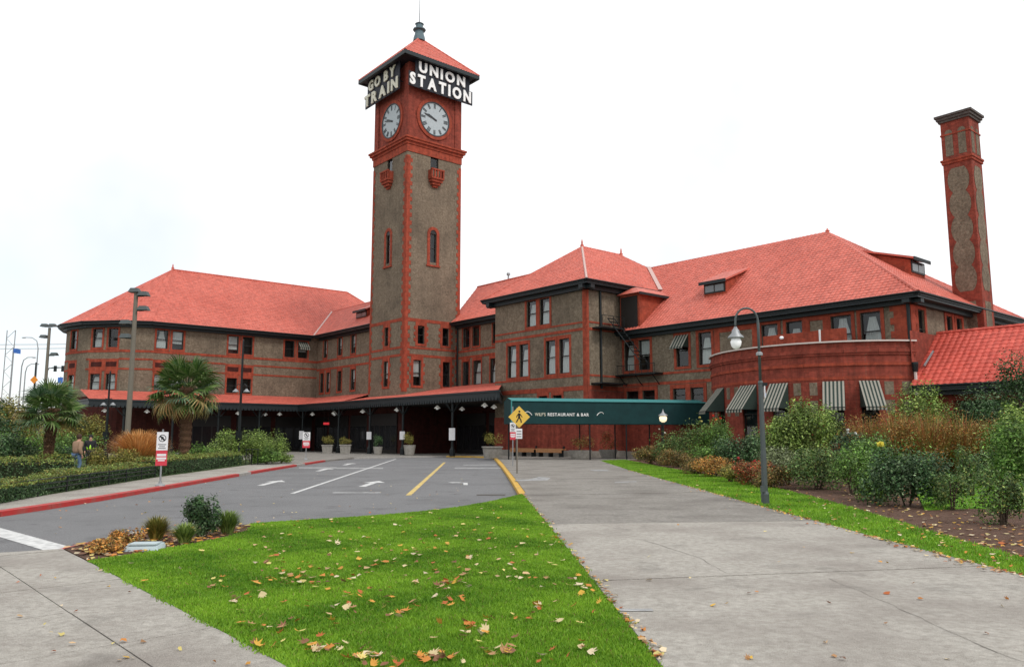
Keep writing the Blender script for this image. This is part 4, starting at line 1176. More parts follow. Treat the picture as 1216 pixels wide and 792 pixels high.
# broad path: big slabs between recessed joints
path_r = [gp(x, y) for x, y in ((1300, 710), (1216, 686), (1140, 666), (1060, 645), (980, 623), (905, 602.5), (850, 587), (800, 573.5), (750, 559.5), (714, 547.5))]
pth = struct(empty('path', (0, 0, 0)))
path_poly = [(1.29, -3), (5, -3), (7.5, 4)] + path_r + [(2.0, 60.5), (-0.9, 60.5)] + [(p[0] + 0.16, p[1]) for p in kerb_yel[1:]] + [(p[0] + 0.02, p[1]) for p in lawn_r]
struct(sheet('path_base', [(p[0], p[1]) for p in path_poly], 0.006, 'joint', pth))
cuts = [(gp(716, 692), gp(1132, 676)), (gp(676, 623.5), gp(955, 620)), (gp(640, 589), gp(850, 585)), (gp(630, 568), gp(780, 565)), (gp(622, 555), gp(740, 554)), ((0, 3.2), (3, 3.6))]
slab_field(pth, path_poly, cuts, 0.005, 0.03, far_old=17, gap=0.05)
def crack(pts, w=0.012):
    mb = MB(); P = [gp(*p, 0.03) for p in pts]; Q = []
    for a, b in zip(P[:-1], P[1:]):
        for k in range(6):
            t = k / 6; Q.append((a[0] + (b[0] - a[0]) * t + rnd.uniform(-.02, .02), a[1] + (b[1] - a[1]) * t + rnd.uniform(-.03, .03)))
    Q.append(P[-1])
    for (a, b) in zip(Q[:-1], Q[1:]):
        d = Vector((b[0] - a[0], b[1] - a[1])); n = Vector((-d.y, d.x)).normalized() * w * rnd.uniform(0.4, 1.0)
        mb.add([(a[0] - n.x, a[1] - n.y, 0.0345), (a[0] + n.x, a[1] + n.y, 0.0345), (b[0] + n.x, b[1] + n.y, 0.0345), (b[0] - n.x, b[1] - n.y, 0.0345)], [(0, 1, 2, 3)])
    mb.build('crack', 'hairline', pth)
crack([(984, 687), (1060, 718), (1130, 752), (1216, 786)], 0.005); crack([(765, 641), (830, 662), (862, 680)], 0.005)

# kerbs
def kerb_run(name, line, width, z1, mats, seg=2.6, side=1):
    root = struct(empty(name, (0, 0, 0)))
    pts = []
    for a, b in zip(line[:-1], line[1:]):
        n = max(1, round(math.dist(a, b) / seg))
        for k in range(n): pts.append((a[0] + (b[0] - a[0]) * k / n, a[1] + (b[1] - a[1]) * k / n))
    pts.append(line[-1])
    nr = []
    for i in range(len(pts)):
        a, b = pts[max(i - 1, 0)], pts[min(i + 1, len(pts) - 1)]
        d = Vector((b[0] - a[0], b[1] - a[1])).normalized(); nr.append((-d.y * side, d.x * side))
    for i in range(len(pts) - 1):
        a, b = pts[i], pts[i + 1]
        g = 0.006
        d = Vector((b[0] - a[0], b[1] - a[1])).normalized() * g
        A, B = (a[0] + d.x, a[1] + d.y), (b[0] - d.x, b[1] - d.y)
        q = []
        for (p, n) in ((A, nr[i]), (B, nr[i + 1])):
            q.append([(p[0] + n[0] * width, p[1] + n[1] * width), (p[0] - n[0] * 0.03, p[1] - n[1] * 0.03)])
        zb = RZ - 0.02
        mb = MB().hexa([(*q[0][0], zb), (*q[0][1], zb), (*q[1][1], zb), (*q[1][0], zb), (*q[0][0], z1), (*q[0][1], z1 - 0.015), (*q[1][1], z1 - 0.015), (*q[1][0], z1)])
        mb.build('kerb_stone', mats[i % len(mats)], root)
    return root
kerb_run('red_kerb', kerb_left, 0.17, 0.012, ['red_paint'] * 17 + ['kerb'] + ['red_paint'] * 5 + ['kerb'], 2.4, 1)
kerb_run('kerb', kerb_far[:3], 0.15, 0.010, ['kerb'], 3)
kerb_run('yellow_kerb', kerb_far[2:] + kerb_yel[1:], 0.22, 0.014, ['yellow_paint'], 2.2, 1)
lawn_top = [gp(x, y) for x, y in ((300, 622.5), (340, 620), (380, 617.5), (420, 615), (460, 612), (505, 608), (545, 603), (585, 596), (612, 589.5))]
kerb_run('kerb', [gp(72, 652), gp(120, 641), gp(180, 631), gp(240, 626)] + lawn_top + [gp(620, 587.5)], 0.13, 0.02, ['red_paint', 'red_paint', 'kerb', 'kerb', 'kerb', 'kerb', 'kerb'], 2.2, -1)

# road markings
def mark(pts, mat='line', name='road_marking', z=None):
    z = RZ + 0.005 if z is None else z
    return struct(sheet(name, [gp(x, y, z) for x, y in pts], z, mat))
def line_mark(p, q, w, mat='line'):
    a, b = gp(*p, RZ), gp(*q, RZ); d = Vector((b[0] - a[0], b[1] - a[1])).normalized(); n = (-d.y * w / 2, d.x * w / 2)
    return struct(sheet('road_marking', [(a[0] - n[0], a[1] - n[1]), (b[0] - n[0], b[1] - n[1]), (b[0] + n[0], b[1] + n[1]), (a[0] + n[0], a[1] + n[1])], RZ + 0.006, mat))
line_mark((-140, 592), (70, 652), 0.42)
line_mark((347, 586), (470, 545), 0.15)
line_mark((485, 588), (528, 549), 0.17, 'line_yellow')
mark([(395, 585.4), (452, 585.4), (452, 584.0), (395, 584.0)], 'line_worn')
mark([(355, 556), (400, 556), (400, 554.5), (355, 554.5)], 'line_worn'); mark([(400, 556.5), (455, 556.5), (455, 555), (400, 555)], 'line_worn')
mark([(540, 556.3), (600, 556.3), (600, 555.0), (540, 555.0)], 'line_worn'); mark([(550, 552.3), (590, 552.3), (590, 551.4), (550, 551.4)], 'line_worn')
def arrow(cx, cy, s, ang, hook=0):
    c = gp(cx, cy, RZ); ca, sa = math.cos(ang), math.sin(ang)
    shp = [(-1.5, -0.10), (0.4, -0.10), (0.4, -0.34), (1.4, 0), (0.4, 0.34), (0.4, 0.10), (-1.5, 0.10)]
    if hook: shp = [(-1.3, -0.1), (0.6, -0.1), (0.95, 0.35), (1.2, 0.2), (1.25, 0.95), (0.55, 0.7), (0.75, 0.52), (0.5, 0.12), (-1.3, 0.12)]
    struct(sheet('road_arrow', [(c[0] + s * (x * ca - y * sa), c[1] + s * (x * sa + y * ca)) for x, y in shp], RZ + 0.005, 'line'))
LA = math.atan2(1, -0.066)
arrow(323, 573, 1.25, LA); arrow(441, 574, 1.35, LA - 0.06); arrow(553, 574, 0.75, LA, 1); arrow(385, 557.5, 1.4, LA); arrow(414, 551, 1.4, LA)
mark([(566, 588), (600, 588), (600, 586.8), (566, 586.8)], 'joint')
for q in ([(705, 559), (724, 559), (720, 557.6), (700, 557.6)], [(612, 571), (650, 570), (654, 567), (640, 566), (628, 569), (612, 569.5)], [(736, 725), (776, 725), (774, 722), (735, 722.4)], [(730, 573), (756, 572), (756, 571), (730, 572)]):
    z = 0.036; struct(sheet('worn_paint', [gp(x, y, z) for x, y in q], z, 'line_worn'))

# lawns, beds
LZ = 0.03
bed_poly = [gp(x, y) for x, y in ((76, 653), (120, 642.5), (180, 632.5), (240, 627.5), (298, 623.5))] + [gp(x, y) for x, y in ((296, 631), (262, 641), (215, 650), (160, 660), (106, 668))]
lawn_poly = [gp(x, y) for x, y in ((106, 668.5), (160, 660.5), (215, 650.5), (262, 641.5), (296, 631.5), (299, 623.5))] + [(p[0], p[1] - 0.12) for p in lawn_top[1:]] + lawn_r + lawn_l[::-1][:-1]
lawn = struct(sheet('lawn', lawn_poly, LZ, 'lawn', None, 0.17))
bed = struct(sheet('flower_bed', bed_poly, 0.025, 'soil', None, 0.16))
strip_up = [gp(x, y) for x, y in ((742, 546.5), (790, 556), (850, 566), (905, 577), (960, 590), (1010, 604), (1060, 619), (1140, 644), (1216, 665), (1300, 690))]
strip_poly = path_r[::-1] + strip_up[::-1]
verge = struct(sheet('grass_verge', strip_poly, LZ + 0.004, 'lawn', None, 0.04))
garden = struct(sheet('garden_bed', strip_up + [(14, 7), (30, 12), (34, 36), (27, 47), (18, 58), (10.5, 62.5)], 0.022, 'soil', None, 0.03))
back_lawn_poly = [gp(x, y) for x, y in ((1098, 607), (1150, 605), (1240, 606), (1330, 600), (1300, 556), (1216, 553), (1150, 554), (1085, 560), (1088, 585))]
back_lawn = struct(sheet('garden_lawn', back_lawn_poly, 0.05, 'lawn', None, 0.03))
left_gd = [gp(x, y) for x, y in ((0, 597), (79, 584), (184, 567), (295, 552))]
struct(sheet('hedge_sidewalk', [(p[0] - 0.16, p[1] + 0.06) for p in kerb_left[1:-1]] + [left_gd[3], left_gd[2], left_gd[1], left_gd[0], (-17.6, 17.2)], 0.006, 'concrete'))
left_garden = struct(sheet('planting_ground', [(-32, 12), (-17.6, 17.2)] + left_gd + [(-17.2, 56), (-20, 60), (-24, 66), (-45, 74), (-80, 60), (-70, 14)], 0.02, 'cover', None, 0.03))

# ------------------------------------------------------------------ grass, fallen leaves
def in_poly(P, poly):
    x, y = P[:, 0], P[:, 1]; ins = np.zeros(len(P), bool); n = len(poly)
    for i in range(n):
        x1, y1 = poly[i]; x2, y2 = poly[(i + 1) % n]
        c = ((y1 > y) != (y2 > y)) & (x < (x2 - x1) * (y - y1) / (y2 - y1 + 1e-12) + x1)
        ins ^= c
    return ins
def tri_mesh(name, V, k, tint, mat, parent=None, kind=None):
    """V: (n, k, 3) polygons of k corners each, tint: (n, 3)"""
    n = len(V); me = bpy.data.meshes.new(name)
    me.vertices.add(n * k); me.vertices.foreach_set('co', V.reshape(-1).astype(np.float32))
    me.loops.add(n * k); me.loops.foreach_set('vertex_index', np.arange(n * k, dtype=np.int32))
    me.polygons.add(n); me.polygons.foreach_set('loop_start', np.arange(0, n * k, k, dtype=np.int32))
    try: me.polygons.foreach_set('loop_total', np.full(n, k, dtype=np.int32))
    except Exception: pass
    at = me.color_attributes.new('tint', 'FLOAT_COLOR', 'POINT')
    c = np.ones((n, k, 4), np.float32); c[:, :, :3] = tint[:, None, :]
    at.data.foreach_set('color', c.reshape(-1))
    me.update(calc_edges=True); me.validate()
    o = link(name, me, mat, parent)
    if kind: o['kind'] = kind
    return o
def sample_poly(poly, n, near_bias=1.0):
    A = np.array(poly); lo, hi = A.min(0), A.max(0); out = np.zeros((0, 2)); it = 0
    while len(out) < n and it < 200:
        P = lo + (hi - lo) * rng.random((n * 2, 2)); P = P[in_poly(P, poly)]
        d = np.hypot(P[:, 0], P[:, 1]); keep = rng.random(len(P)) < np.clip((6.5 / d) ** near_bias, 0, 1)
        out = np.vstack([out, P[keep]]); it += 1
    return out[:n]
def grass(name, poly, n, z, parent, h=0.05, bias=1.0):
    P = sample_poly(poly, n, bias); d = np.hypot(P[:, 0], P[:, 1])
    n = len(P); an = rng.random(n) * 2 * np.pi
    P = P + rng.normal(0, 0.022, P.shape) * (1 + np.sin(P[:, 1:2] * 7.0))      # the cut edge wanders
    hh = h * rng.uniform(0.5, 1.25, n); w = 0.0026 + 0.0007 * d
    lean = rng.normal(0, 0.4, (n, 2)) * hh[:, None]
    b = np.stack([np.cos(an), np.sin(an)], 1) * w[:, None]
    V = np.zeros((n, 3, 3)); V[:, 0, :2] = P - b; V[:, 1, :2] = P + b; V[:, 2, :2] = P + lean
    V[:, :2, 2] = z - 0.004; V[:, 2, 2] = z + hh
    pt = 0.52 + 0.17 * np.sin(P[:, 0] * 2.1 + 1.7 * np.sin(P[:, 1] * 1.9)) + 0.13 * np.sin(P[:, 1] * 2.3 + 2.1 * np.sin(P[:, 0] * 1.7)) + 0.1 * np.sin(P[:, 0] * 9 + 3 * np.sin(P[:, 1] * 5))
    pt = np.clip(pt + rng.normal(0, 0.17, n), 0, 1)[:, None]
    tint = (1 - pt) * np.array([0.062, 0.170, 0.010]) + pt * np.array([0.265, 0.460, 0.034])
    dry = rng.random(n) < 0.03; tint[dry] = (0.22, 0.18, 0.06)
    return tri_mesh(name, V, 3, tint, 'leaf', parent, 'stuff')
grass('grass', lawn_poly, 330000, LZ, lawn, 0.026, 1.1)
grass('grass', strip_poly, 60000, LZ, verge, 0.05, 0.6)
grass('grass', back_lawn_poly, 25000, 0.05, back_lawn, 0.05, 0.2)

LEAF_COL = [(0.62, 0.38, 0.06), (0.64, 0.31, 0.06), (0.56, 0.22, 0.05), (0.46, 0.13, 0.04), (0.42, 0.23, 0.11), (0.58, 0.38, 0.20), (0.68, 0.56, 0.38), (0.70, 0.58, 0.20), (0.24, 0.11, 0.06), (0.62, 0.50, 0.28)]
def leaf_shape(kind):
    # maple-like outline: five lobes
    tips = [(-1.25, 0.62), (-0.75, 0.98), (0.0, 1.12), (0.75, 0.98), (1.25, 0.62)] if kind == 0 else [(-1.1, 0.7), (-0.6, 0.8), (0.0, 1.0), (0.6, 0.85), (1.15, 0.65)]
    pts = [(0.0, -0.55)]
    lob = []
    for i, (a, r) in enumerate(tips):
        lob.append((math.sin(a) * r, math.cos(a) * r))
        if i < 4:
            a2 = (a + tips[i + 1][0]) / 2; lob.append((math.sin(a2) * 0.42, math.cos(a2) * 0.42))
    return pts + [(-0.38, -0.22)] + lob + [(0.38, -0.22)]
leaf_meshes = []
for i, c in enumerate(LEAF_COL):
    shp = leaf_shape(i % 2); k = len(shp)
    vs = np.array([(x, y, 0.16 * (x * x + y * y) * rnd.uniform(0.3, 2.2)) for x, y in shp]) * 0.5
    me = bpy.data.meshes.new('fallen_leaf')
    me.from_pydata([(0, 0, 0.0)] + [tuple(v) for v in vs], [], [(0, 1 + j, 1 + (j + 1) % k) for j in range(k)])
    at = me.color_attributes.new('tint', 'FLOAT_COLOR', 'POINT')
    for j, dta in enumerate(at.data): dta.color = (*c, 1)
    me.materials.append(M['dry']); leaf_meshes.append(me)
def drop_leaf(x, y, z, parent, s):
    o = bpy.data.objects.new('fallen_leaf', leaf_meshes[min(len(LEAF_COL) - 1, int(rnd.random() ** 0.9 * len(LEAF_COL)))])
    o.parent = parent; o.location = (x, y, z); o.scale = (s, s * rnd.uniform(0.6, 1.0), s)
    o.rotation_euler = (rnd.gauss(0, 0.35), rnd.gauss(0, 0.35), rnd.uniform(0, 6.3)); col.objects.link(o)
clusters = [(372, 768, 12, 6), (430, 777, 14, 6), (310, 765, 10, 6), (560, 780, 14, 6), (402, 722, 14, 8), (380, 768, 22, 10), (425, 776, 16, 8), (300, 713, 16, 10), (452, 716, 12, 8), (270, 708, 12, 8), (480, 725, 10, 7), (532, 690, 10, 7), (560, 770, 14, 10), (640, 722, 8, 8), (565, 745, 14, 10), (350, 742, 18, 10), (298, 742, 12, 7), (330, 690, 20, 8), (420, 705, 14, 7), (620, 735, 12, 8), (690, 768, 12, 8), (690, 700, 10, 8), (515, 780, 20, 8), (470, 790, 20, 6), (660, 640, 10, 8), (250, 690, 20, 8), (590, 775, 20, 6), (540, 715, 14, 8)]
cnt = 0
lp = lawn_poly
while cnt < 255:
    if rnd.random() < 0.62:
        c = rnd.choice(clusters); px, py = rnd.gauss(c[0], c[2] * 0.75), rnd.gauss(c[1], c[3] * 0.55)
    else:
        px, py = rnd.uniform(120, 780), 625 + 165 * rnd.random() ** 0.8
    q = gp(px, py, 0.06)
    if not in_poly(np.array([q]), lp)[0]: continue
    drop_leaf(q[0], q[1], LZ + 0.04, lawn, rnd.uniform(0.08, 0.165)); cnt += 1
def litter(name, pts, z, size, parent):
    n = len(pts); P = np.array(pts)
    an = rng.random(n) * 6.28; s = size * rng.uniform(0.5, 1.2, n)
    base = np.array([(-0.5, -0.3), (0.1, -0.5), (0.5, 0.0), (0.25, 0.42), (-0.35, 0.35)])
    V = np.zeros((n, 5, 3))
    ca, sa = np.cos(an), np.sin(an)
    for k, (x, y) in enumerate(base):
        V[:, k, 0] = P[:, 0] + s * (x * ca - y * sa); V[:, k, 1] = P[:, 1] + s * (x * sa + y * ca)
        V[:, k, 2] = z + rng.uniform(0.002, 0.03, n)
    tint = np.array(LEAF_COL)[rng.integers(0, len(LEAF_COL), n)] * rng.uniform(0.7, 1.15, (n, 1))
    return tri_mesh(name, V, 5, tint, 'dry', parent, 'stuff')
far = []
for _ in range(300):
    q = gp(rnd.uniform(300, 690), rnd.uniform(600, 700), 0.06)
    if in_poly(np.array([q]), lp)[0]: far.append(q)
litter('leaf_litter', far, LZ + 0.03, 0.08, lawn)
edge = []
for a, b in zip(lawn_r[:-2], lawn_r[1:-1]):
    for _ in range(42):
        t = rnd.random(); edge.append((a[0] + (b[0] - a[0]) * t + abs(rnd.gauss(0.02, 0.05)), a[1] + (b[1] - a[1]) * t))
for a, b in zip(path_r[1:-2], path_r[2:-1]):
    for _ in range(60):
        t = rnd.random(); edge.append((a[0] + (b[0] - a[0]) * t - abs(rnd.gauss(0, 0.22)) * 0.6, a[1] + (b[1] - a[1]) * t - abs(rnd.gauss(0, 0.12))))
for _ in range(30):
    q = gp(rnd.uniform(700, 1216), rnd.uniform(600, 790), 0.03); edge.append(q)
litter('leaf_litter', edge, 0.032, 0.06, pth)
for px, py in [(770, 662), (862, 718), (1085, 693), (1196, 712), (925, 668), (985, 717), (888, 783)]:
    q = gp(px, py, 0.03); drop_leaf(q[0], q[1], 0.045, pth, rnd.uniform(0.07, 0.11))
vl = []
for _ in range(900):
    q = gp(rnd.uniform(760, 1216), rnd.uniform(545, 690), 0.06)
    if in_poly(np.array([q]), strip_poly)[0]: vl.append(q)
litter('leaf_litter', vl[:150], LZ + 0.045, 0.07, verge)
gl = []
for _ in range(1400):
    q = gp(rnd.uniform(900, 1216), rnd.uniform(575, 668), 0.03)
    if in_poly(np.array([q]), strip_up + [(14, 7), (30, 12), (34, 36), (27, 47), (18, 58)])[0]: gl.append(q)
litter('leaf_litter', gl[:420], 0.025, 0.085, garden)
bl = []
for _ in range(3000):
    q = gp(rnd.uniform(76, 300), rnd.uniform(620, 670), 0.03)
    if in_poly(np.array([q]), bed_poly)[0] and (rnd.random() < 0.9): bl.append(q)
bt = litter('leaf_litter', bl[:420], 0.03, 0.10, bed)
sl = [gp(rnd.uniform(0, 330), rnd.uniform(660, 792), 0.03) for _ in range(34)]
sl = [q for q in sl if in_poly(np.array([q]), near_s)[0]]
litter('leaf_litter', sl, 0.03, 0.05, sw)
rd = [gp(rnd.uniform(60, 560), rnd.uniform(560, 640), RZ) for _ in range(150)]
rd = [q for q in rd if not in_poly(np.array([q]), lp)[0] and not in_poly(np.array([q]), bed_poly)[0] and not in_poly(np.array([q]), plaza)[0]]
litter('leaf_litter', rd, RZ + 0.005, 0.06, road)

# ------------------------------------------------------------------ vegetation
def leaf_quads(C, N, L, asp, tint, droop=0.0):
    """C centres, N preferred normals, L lengths: returns rhombic leaves"""
    n = len(C)
    nn = N + rng.normal(0, 0.55, (n, 3)); nn /= np.linalg.norm(nn, axis=1)[:, None] + 1e-9
    a = rng.normal(0, 1, (n, 3)); a -= (a * nn).sum(1)[:, None] * nn; a /= np.linalg.norm(a, axis=1)[:, None] + 1e-9
    a[:, 2] -= droop; a /= np.linalg.norm(a, axis=1)[:, None] + 1e-9
    b = np.cross(nn, a)
    L = L[:, None]
    V = np.stack([C - a * L / 2, C + b * L * asp / 2 + a * L * 0.05, C + a * L / 2, C - b * L * asp / 2 + a * L * 0.05], 1)
    return V
def tints(n, cols, var=0.25, hue=None):
    c = np.array(cols)[rng.integers(0, len(cols), n)]
    return np.clip(c * np.array([1.32, 1.22, 1.05]) * rng.lognormal(0, var, (n, 1)), 0.004, 0.9)
def clump_points(n, rx, ry, h, k, z0=0.0, shell=0.55):
    ks = []
    for i in range(k):
        a = rng.random() * 6.283; r = math.sqrt(rng.random()) * 0.72
        zc = h * (0.22 + 0.58 * rng.random() * math.sqrt(max(0.05, 1 - r * r)))
        ks.append((r * rx * math.cos(a), r * ry * math.sin(a), z0 + zc, rng.uniform(0.30, 0.52)))
    ks = np.array(ks); idx = rng.integers(0, k, n)
    d = rng.normal(0, 1, (n, 3)); d /= np.linalg.norm(d, axis=1)[:, None]
    rr = (shell + (1 - shell) * rng.random(n)) * rng.lognormal(0, 0.10, n)
    sc = np.array([rx, ry, h * 0.62])
    C = ks[idx, :3] + d * (rr * ks[idx, 3])[:, None] * sc
    C[:, 2] = np.clip(C[:, 2], z0 + 0.02, None)
    return C, d
PAL = {
    'rose': [(0.050, 0.105, 0.030), (0.075, 0.140, 0.045), (0.10, 0.16, 0.06), (0.035, 0.075, 0.022), (0.13, 0.16, 0.05)],
    'dark': [(0.024, 0.062, 0.024), (0.036, 0.085, 0.030), (0.05, 0.10, 0.045), (0.018, 0.045, 0.020), (0.09, 0.14, 0.08)],
    'light': [(0.13, 0.21, 0.045), (0.17, 0.25, 0.07), (0.085, 0.15, 0.03), (0.20, 0.28, 0.09), (0.06, 0.11, 0.03)],
    'olive': [(0.12, 0.13, 0.03), (0.17, 0.165, 0.04), (0.08, 0.095, 0.022), (0.20, 0.17, 0.05)],
    'mid': [(0.060, 0.135, 0.028), (0.085, 0.17, 0.035), (0.045, 0.10, 0.022), (0.11, 0.19, 0.05)],
    'rust': [(0.22, 0.105, 0.045), (0.27, 0.15, 0.055), (0.15, 0.14, 0.045), (0.17, 0.18, 0.055), (0.32, 0.22, 0.10), (0.24, 0.075, 0.04)],
    'orange': [(0.34, 0.16, 0.04), (0.28, 0.13, 0.035), (0.20, 0.14, 0.05), (0.16, 0.13, 0.04), (0.38, 0.20, 0.06)],
    'red': [(0.30, 0.055, 0.030), (0.24, 0.065, 0.035), (0.20, 0.10, 0.04), (0.12, 0.12, 0.04)],
    'straw': [(0.46, 0.24, 0.09), (0.52, 0.30, 0.12), (0.36, 0.17, 0.06), (0.56, 0.36, 0.17)],
    'brown': [(0.15, 0.11, 0.04), (0.11, 0.10, 0.035), (0.20, 0.12, 0.05), (0.08, 0.09, 0.03)],
    'grey': [(0.13, 0.17, 0.10), (0.17, 0.21, 0.13), (0.09, 0.12, 0.06)],
}
def blob_flowers(root, pts, colr, r=0.06):
    for p in pts:
        n = 16; d = rng.normal(0, 1, (n, 3)); d /= np.linalg.norm(d, axis=1)[:, None]; d[:, 2] = np.abs(d[:, 2])
        C = np.array(p) + d * r * 0.5
        V = leaf_quads(C, d, np.full(n, r * 1.3), 0.9, None)
        tri_mesh('flower', V, 4, np.tile(np.array(colr), (n, 1)) * rng.uniform(0.85, 1.1, (n, 1)), 'petal', root)
def bush(name, label, cat, group, x, y, rx, ry, h, pal, n=2600, leaf=0.09, asp=0.5, clumps=14, z=0.02, flowers=None, stems=5, var=0.4, droop=0.1):
    r = empty(name, (x, y, z), rnd.uniform(0, 6), label, cat, group)
    C, N = clump_points(n, rx, ry, h, clumps)
    k = h / max(0.01, np.percentile(C[:, 2], 99.3)); C[:, 2] *= k
    N = N * 0.8 + np.array([0, 0, 0.6])
    V = leaf_quads(C, N, leaf * rng.uniform(0.6, 1.3, n), asp, None, droop)
    t = tints(n, PAL[pal], var)
    t *= (1.0 + 0.35 * np.sin(C[:, :1] * 5.0 / rx + 3.0 * np.sin(C[:, 1:2] * 4.0 / ry)))      # shoots of different age
    tri_mesh('foliage', V, 4, t, 'leaf', r)
    for i in range(stems):
        a = rnd.uniform(0, 6.28); q = rnd.uniform(0.2, 0.6)
        MB().tube([(0.05 * math.cos(a), 0.05 * math.sin(a), -0.03), (q * 0.5 * rx * math.cos(a), q * 0.5 * ry * math.sin(a), h * 0.4), (q * rx * math.cos(a), q * ry * math.sin(a), h * 0.75)], [0.022, 0.015, 0.006], 5).build('stem', 'bark', r)
    if flowers:
        colr, nf, fr = flowers
        top = C[np.argsort(-C[:, 2] + rng.random(n) * h * 0.7)[:nf * 6:6]]
        blob_flowers(r, top[:nf] + np.array([0, 0, 0.02]), colr, fr)
    return r
def tuft(name, label, cat, group, x, y, r, h, pal, n=500, w=0.012, z=0.02, arch=0.5, seed=0):
    e = empty(name, (x, y, z), 0, label, cat, group)
    a = rng.random(n) * 6.283; br = np.sqrt(rng.random(n)) * r * 0.35
    out = rng.uniform(0.15, 1.0, n) * r; hh = h * rng.uniform(0.55, 1.05, n) * (1 - 0.35 * (out / r) ** 2)
    base = np.stack([br * np.cos(a), br * np.sin(a), np.zeros(n)], 1)
    dirv = np.stack([np.cos(a), np.sin(a), np.zeros(n)], 1); side = np.stack([-np.sin(a), np.cos(a), np.zeros(n)], 1)
    Q = []
    ts = [0, 0.4, 0.75, 1.0]
    for i, t in enumerate(ts):
        q = base + dirv * (out * (t ** 1.8))[:, None]; q[:, 2] = hh * (t - arch * t ** 3 * 0.55) / (1 - arch * 0.55 * 0.9)
        Q.append(q)
    wid = [w, w, w * 0.8, w * 0.15]
    polys = []; 
    for i in range(3):
        polys.append(np.stack([Q[i] - side * wid[i], Q[i] + side * wid[i], Q[i + 1] + side * wid[i + 1], Q[i + 1] - side * wid[i + 1]], 1))
    V = np.concatenate(polys); t = tints(n, PAL[pal], 0.22); T3 = np.concatenate([t, t, t])
    tri_mesh('blades', V, 4, T3, 'leaf', e)
    return e

# right-hand garden: (picture column, distance, half width in m, height, kind ...)
G_R = 'shrubs in the garden bed before the bay'
RB = [
 (772, 50, 1.3, 1.15, 'brown', 2200, 0.10, 'low brownish shrub at the left tip of the garden bed', None),
 (806, 45, 1.3, 1.0, 'brown', 2200, 0.10, 'low brown-green shrub just right of the bed tip', None),
 (800, 49, 1.7, 1.9, 'rose', 3400, 0.11, 'grey-green rose bush before the green canopy', ((0.75, 0.7, 0.6), 2, 0.07)),
 (828, 47, 1.6, 2.5, 'rose', 3400, 0.11, 'tall rose bush with pale yellow bloom near awning end', ((0.8, 0.72, 0.25), 2, 0.09)),
 (850, 46, 1.4, 2.7, 'mid', 3400, 0.11, 'tall rose bush with red and white blooms by bay corner', ((0.75, 0.06, 0.03), 3, 0.09)),
 (880, 36, 1.4, 1.7, 'dark', 3600, 0.10, 'dark blue-green shrub left of the curved lamp post', None),
 (838, 37, 1.2, 1.25, 'mid', 3000, 0.09, 'rounded green shrub behind the orange low bush', None),
 (846, 33.5, 0.95, 0.85, 'orange', 2600, 0.075, 'low orange-leaved bush at the verge edge', None),
 (826, 36, 0.8, 0.8, 'brown', 1800, 0.075, 'small brown-tinged bush left of the orange bush', None),
 (893, 29.5, 0.75, 0.85, 'red', 2200, 0.07, 'low red-leaved bush left of the lamp post foot', ((0.5, 0.05, 0.05), 2, 0.06)),
 (866, 31.5, 0.6, 0.65, 'olive', 1500, 0.07, 'small olive bush between orange and red bushes', None),
 (912, 38, 1.4, 2.1, 'rose', 3200, 0.10, 'rose bush with pink bloom right behind the lamp post', ((0.7, 0.3, 0.25), 2, 0.08)),
 (932, 30, 1.2, 1.3, 'grey', 3200, 0.085, 'pale grey-green bush right of the lamp post', None),
 (915, 28, 0.7, 0.8, 'brown', 1900, 0.07, 'low brown bush at the lamp post foot on the right', None),
 (958, 36, 1.75, 3.2, 'light', 11000, 0.12, 'large layered light green shrub before the bay windows', None),
 (968, 27.5, 1.2, 1.3, 'rose', 3600, 0.08, 'mixed green bush below the large layered shrub', None),
 (1008, 25, 1.15, 1.45, 'mid', 4000, 0.08, 'bright green bush left of the darkest shrub', None),
 (1003, 31, 1.4, 1.8, 'dark', 3600, 0.09, 'dark green shrub with white blooms in mid bed', ((0.8, 0.8, 0.76), 3, 0.07)),
 (1046, 28, 1.4, 1.75, 'mid', 3600, 0.085, 'green shrub in front of the rust-coloured grasses', None),
 (1072, 20.8, 1.05, 1.35, 'dark', 5200, 0.075, 'darkest dense shrub with one yellow bloom', ((0.85, 0.75, 0.12), 1, 0.11)),
 (1040, 22.5, 0.7, 1.0, 'mid', 2600, 0.07, 'green rose bush tucked left of the darkest shrub', None),
 (1124, 19.6, 0.45, 0.85, 'rose', 1300, 0.065, 'small loose bush right of the darkest shrub', None),
 (1182, 16.3, 0.52, 1.15, 'rose', 1900, 0.06, 'thin open rose bush alone in the bark mulch', None),
 (1150, 24, 0.5, 1.4, 'rose', 1200, 0.07, 'tall thin rose bush behind the garden lawn', None),
 (1092, 44, 1.9, 4.6, 'light', 4600, 0.13, 'light green shrub against the bay end', None),
 (1122, 46, 1.6, 3.4, 'mid', 3400, 0.12, 'green shrub under the annex gutter', None),
 (1176, 42, 1.9, 4.2, 'dark', 4600, 0.13, 'dark shrub under the bright red annex roof', None),
 (1200, 31, 1.3, 2.85, 'light', 5200, 0.11, 'pale-leaved large shrub at the right edge', None),
 (1214, 27, 1.2, 2.2, 'mid', 3400, 0.10, 'green shrub low at the right edge of view', None),
 (1170, 30, 0.9, 1.1, 'dark', 2400, 0.09, 'dark low shrub behind the small garden lawn', None),
]
for px, D, rx, h, pal, n, lf, lab, fl in RB:
    x, y = sp(px, D * (0.94 if D < 32 else 1.0))
    bush('shrub', lab, 'shrub', G_R, x, y, rx, rx * 0.9, h, pal, int(n * 1.7), lf, 0.55, 18, 0.02, fl)
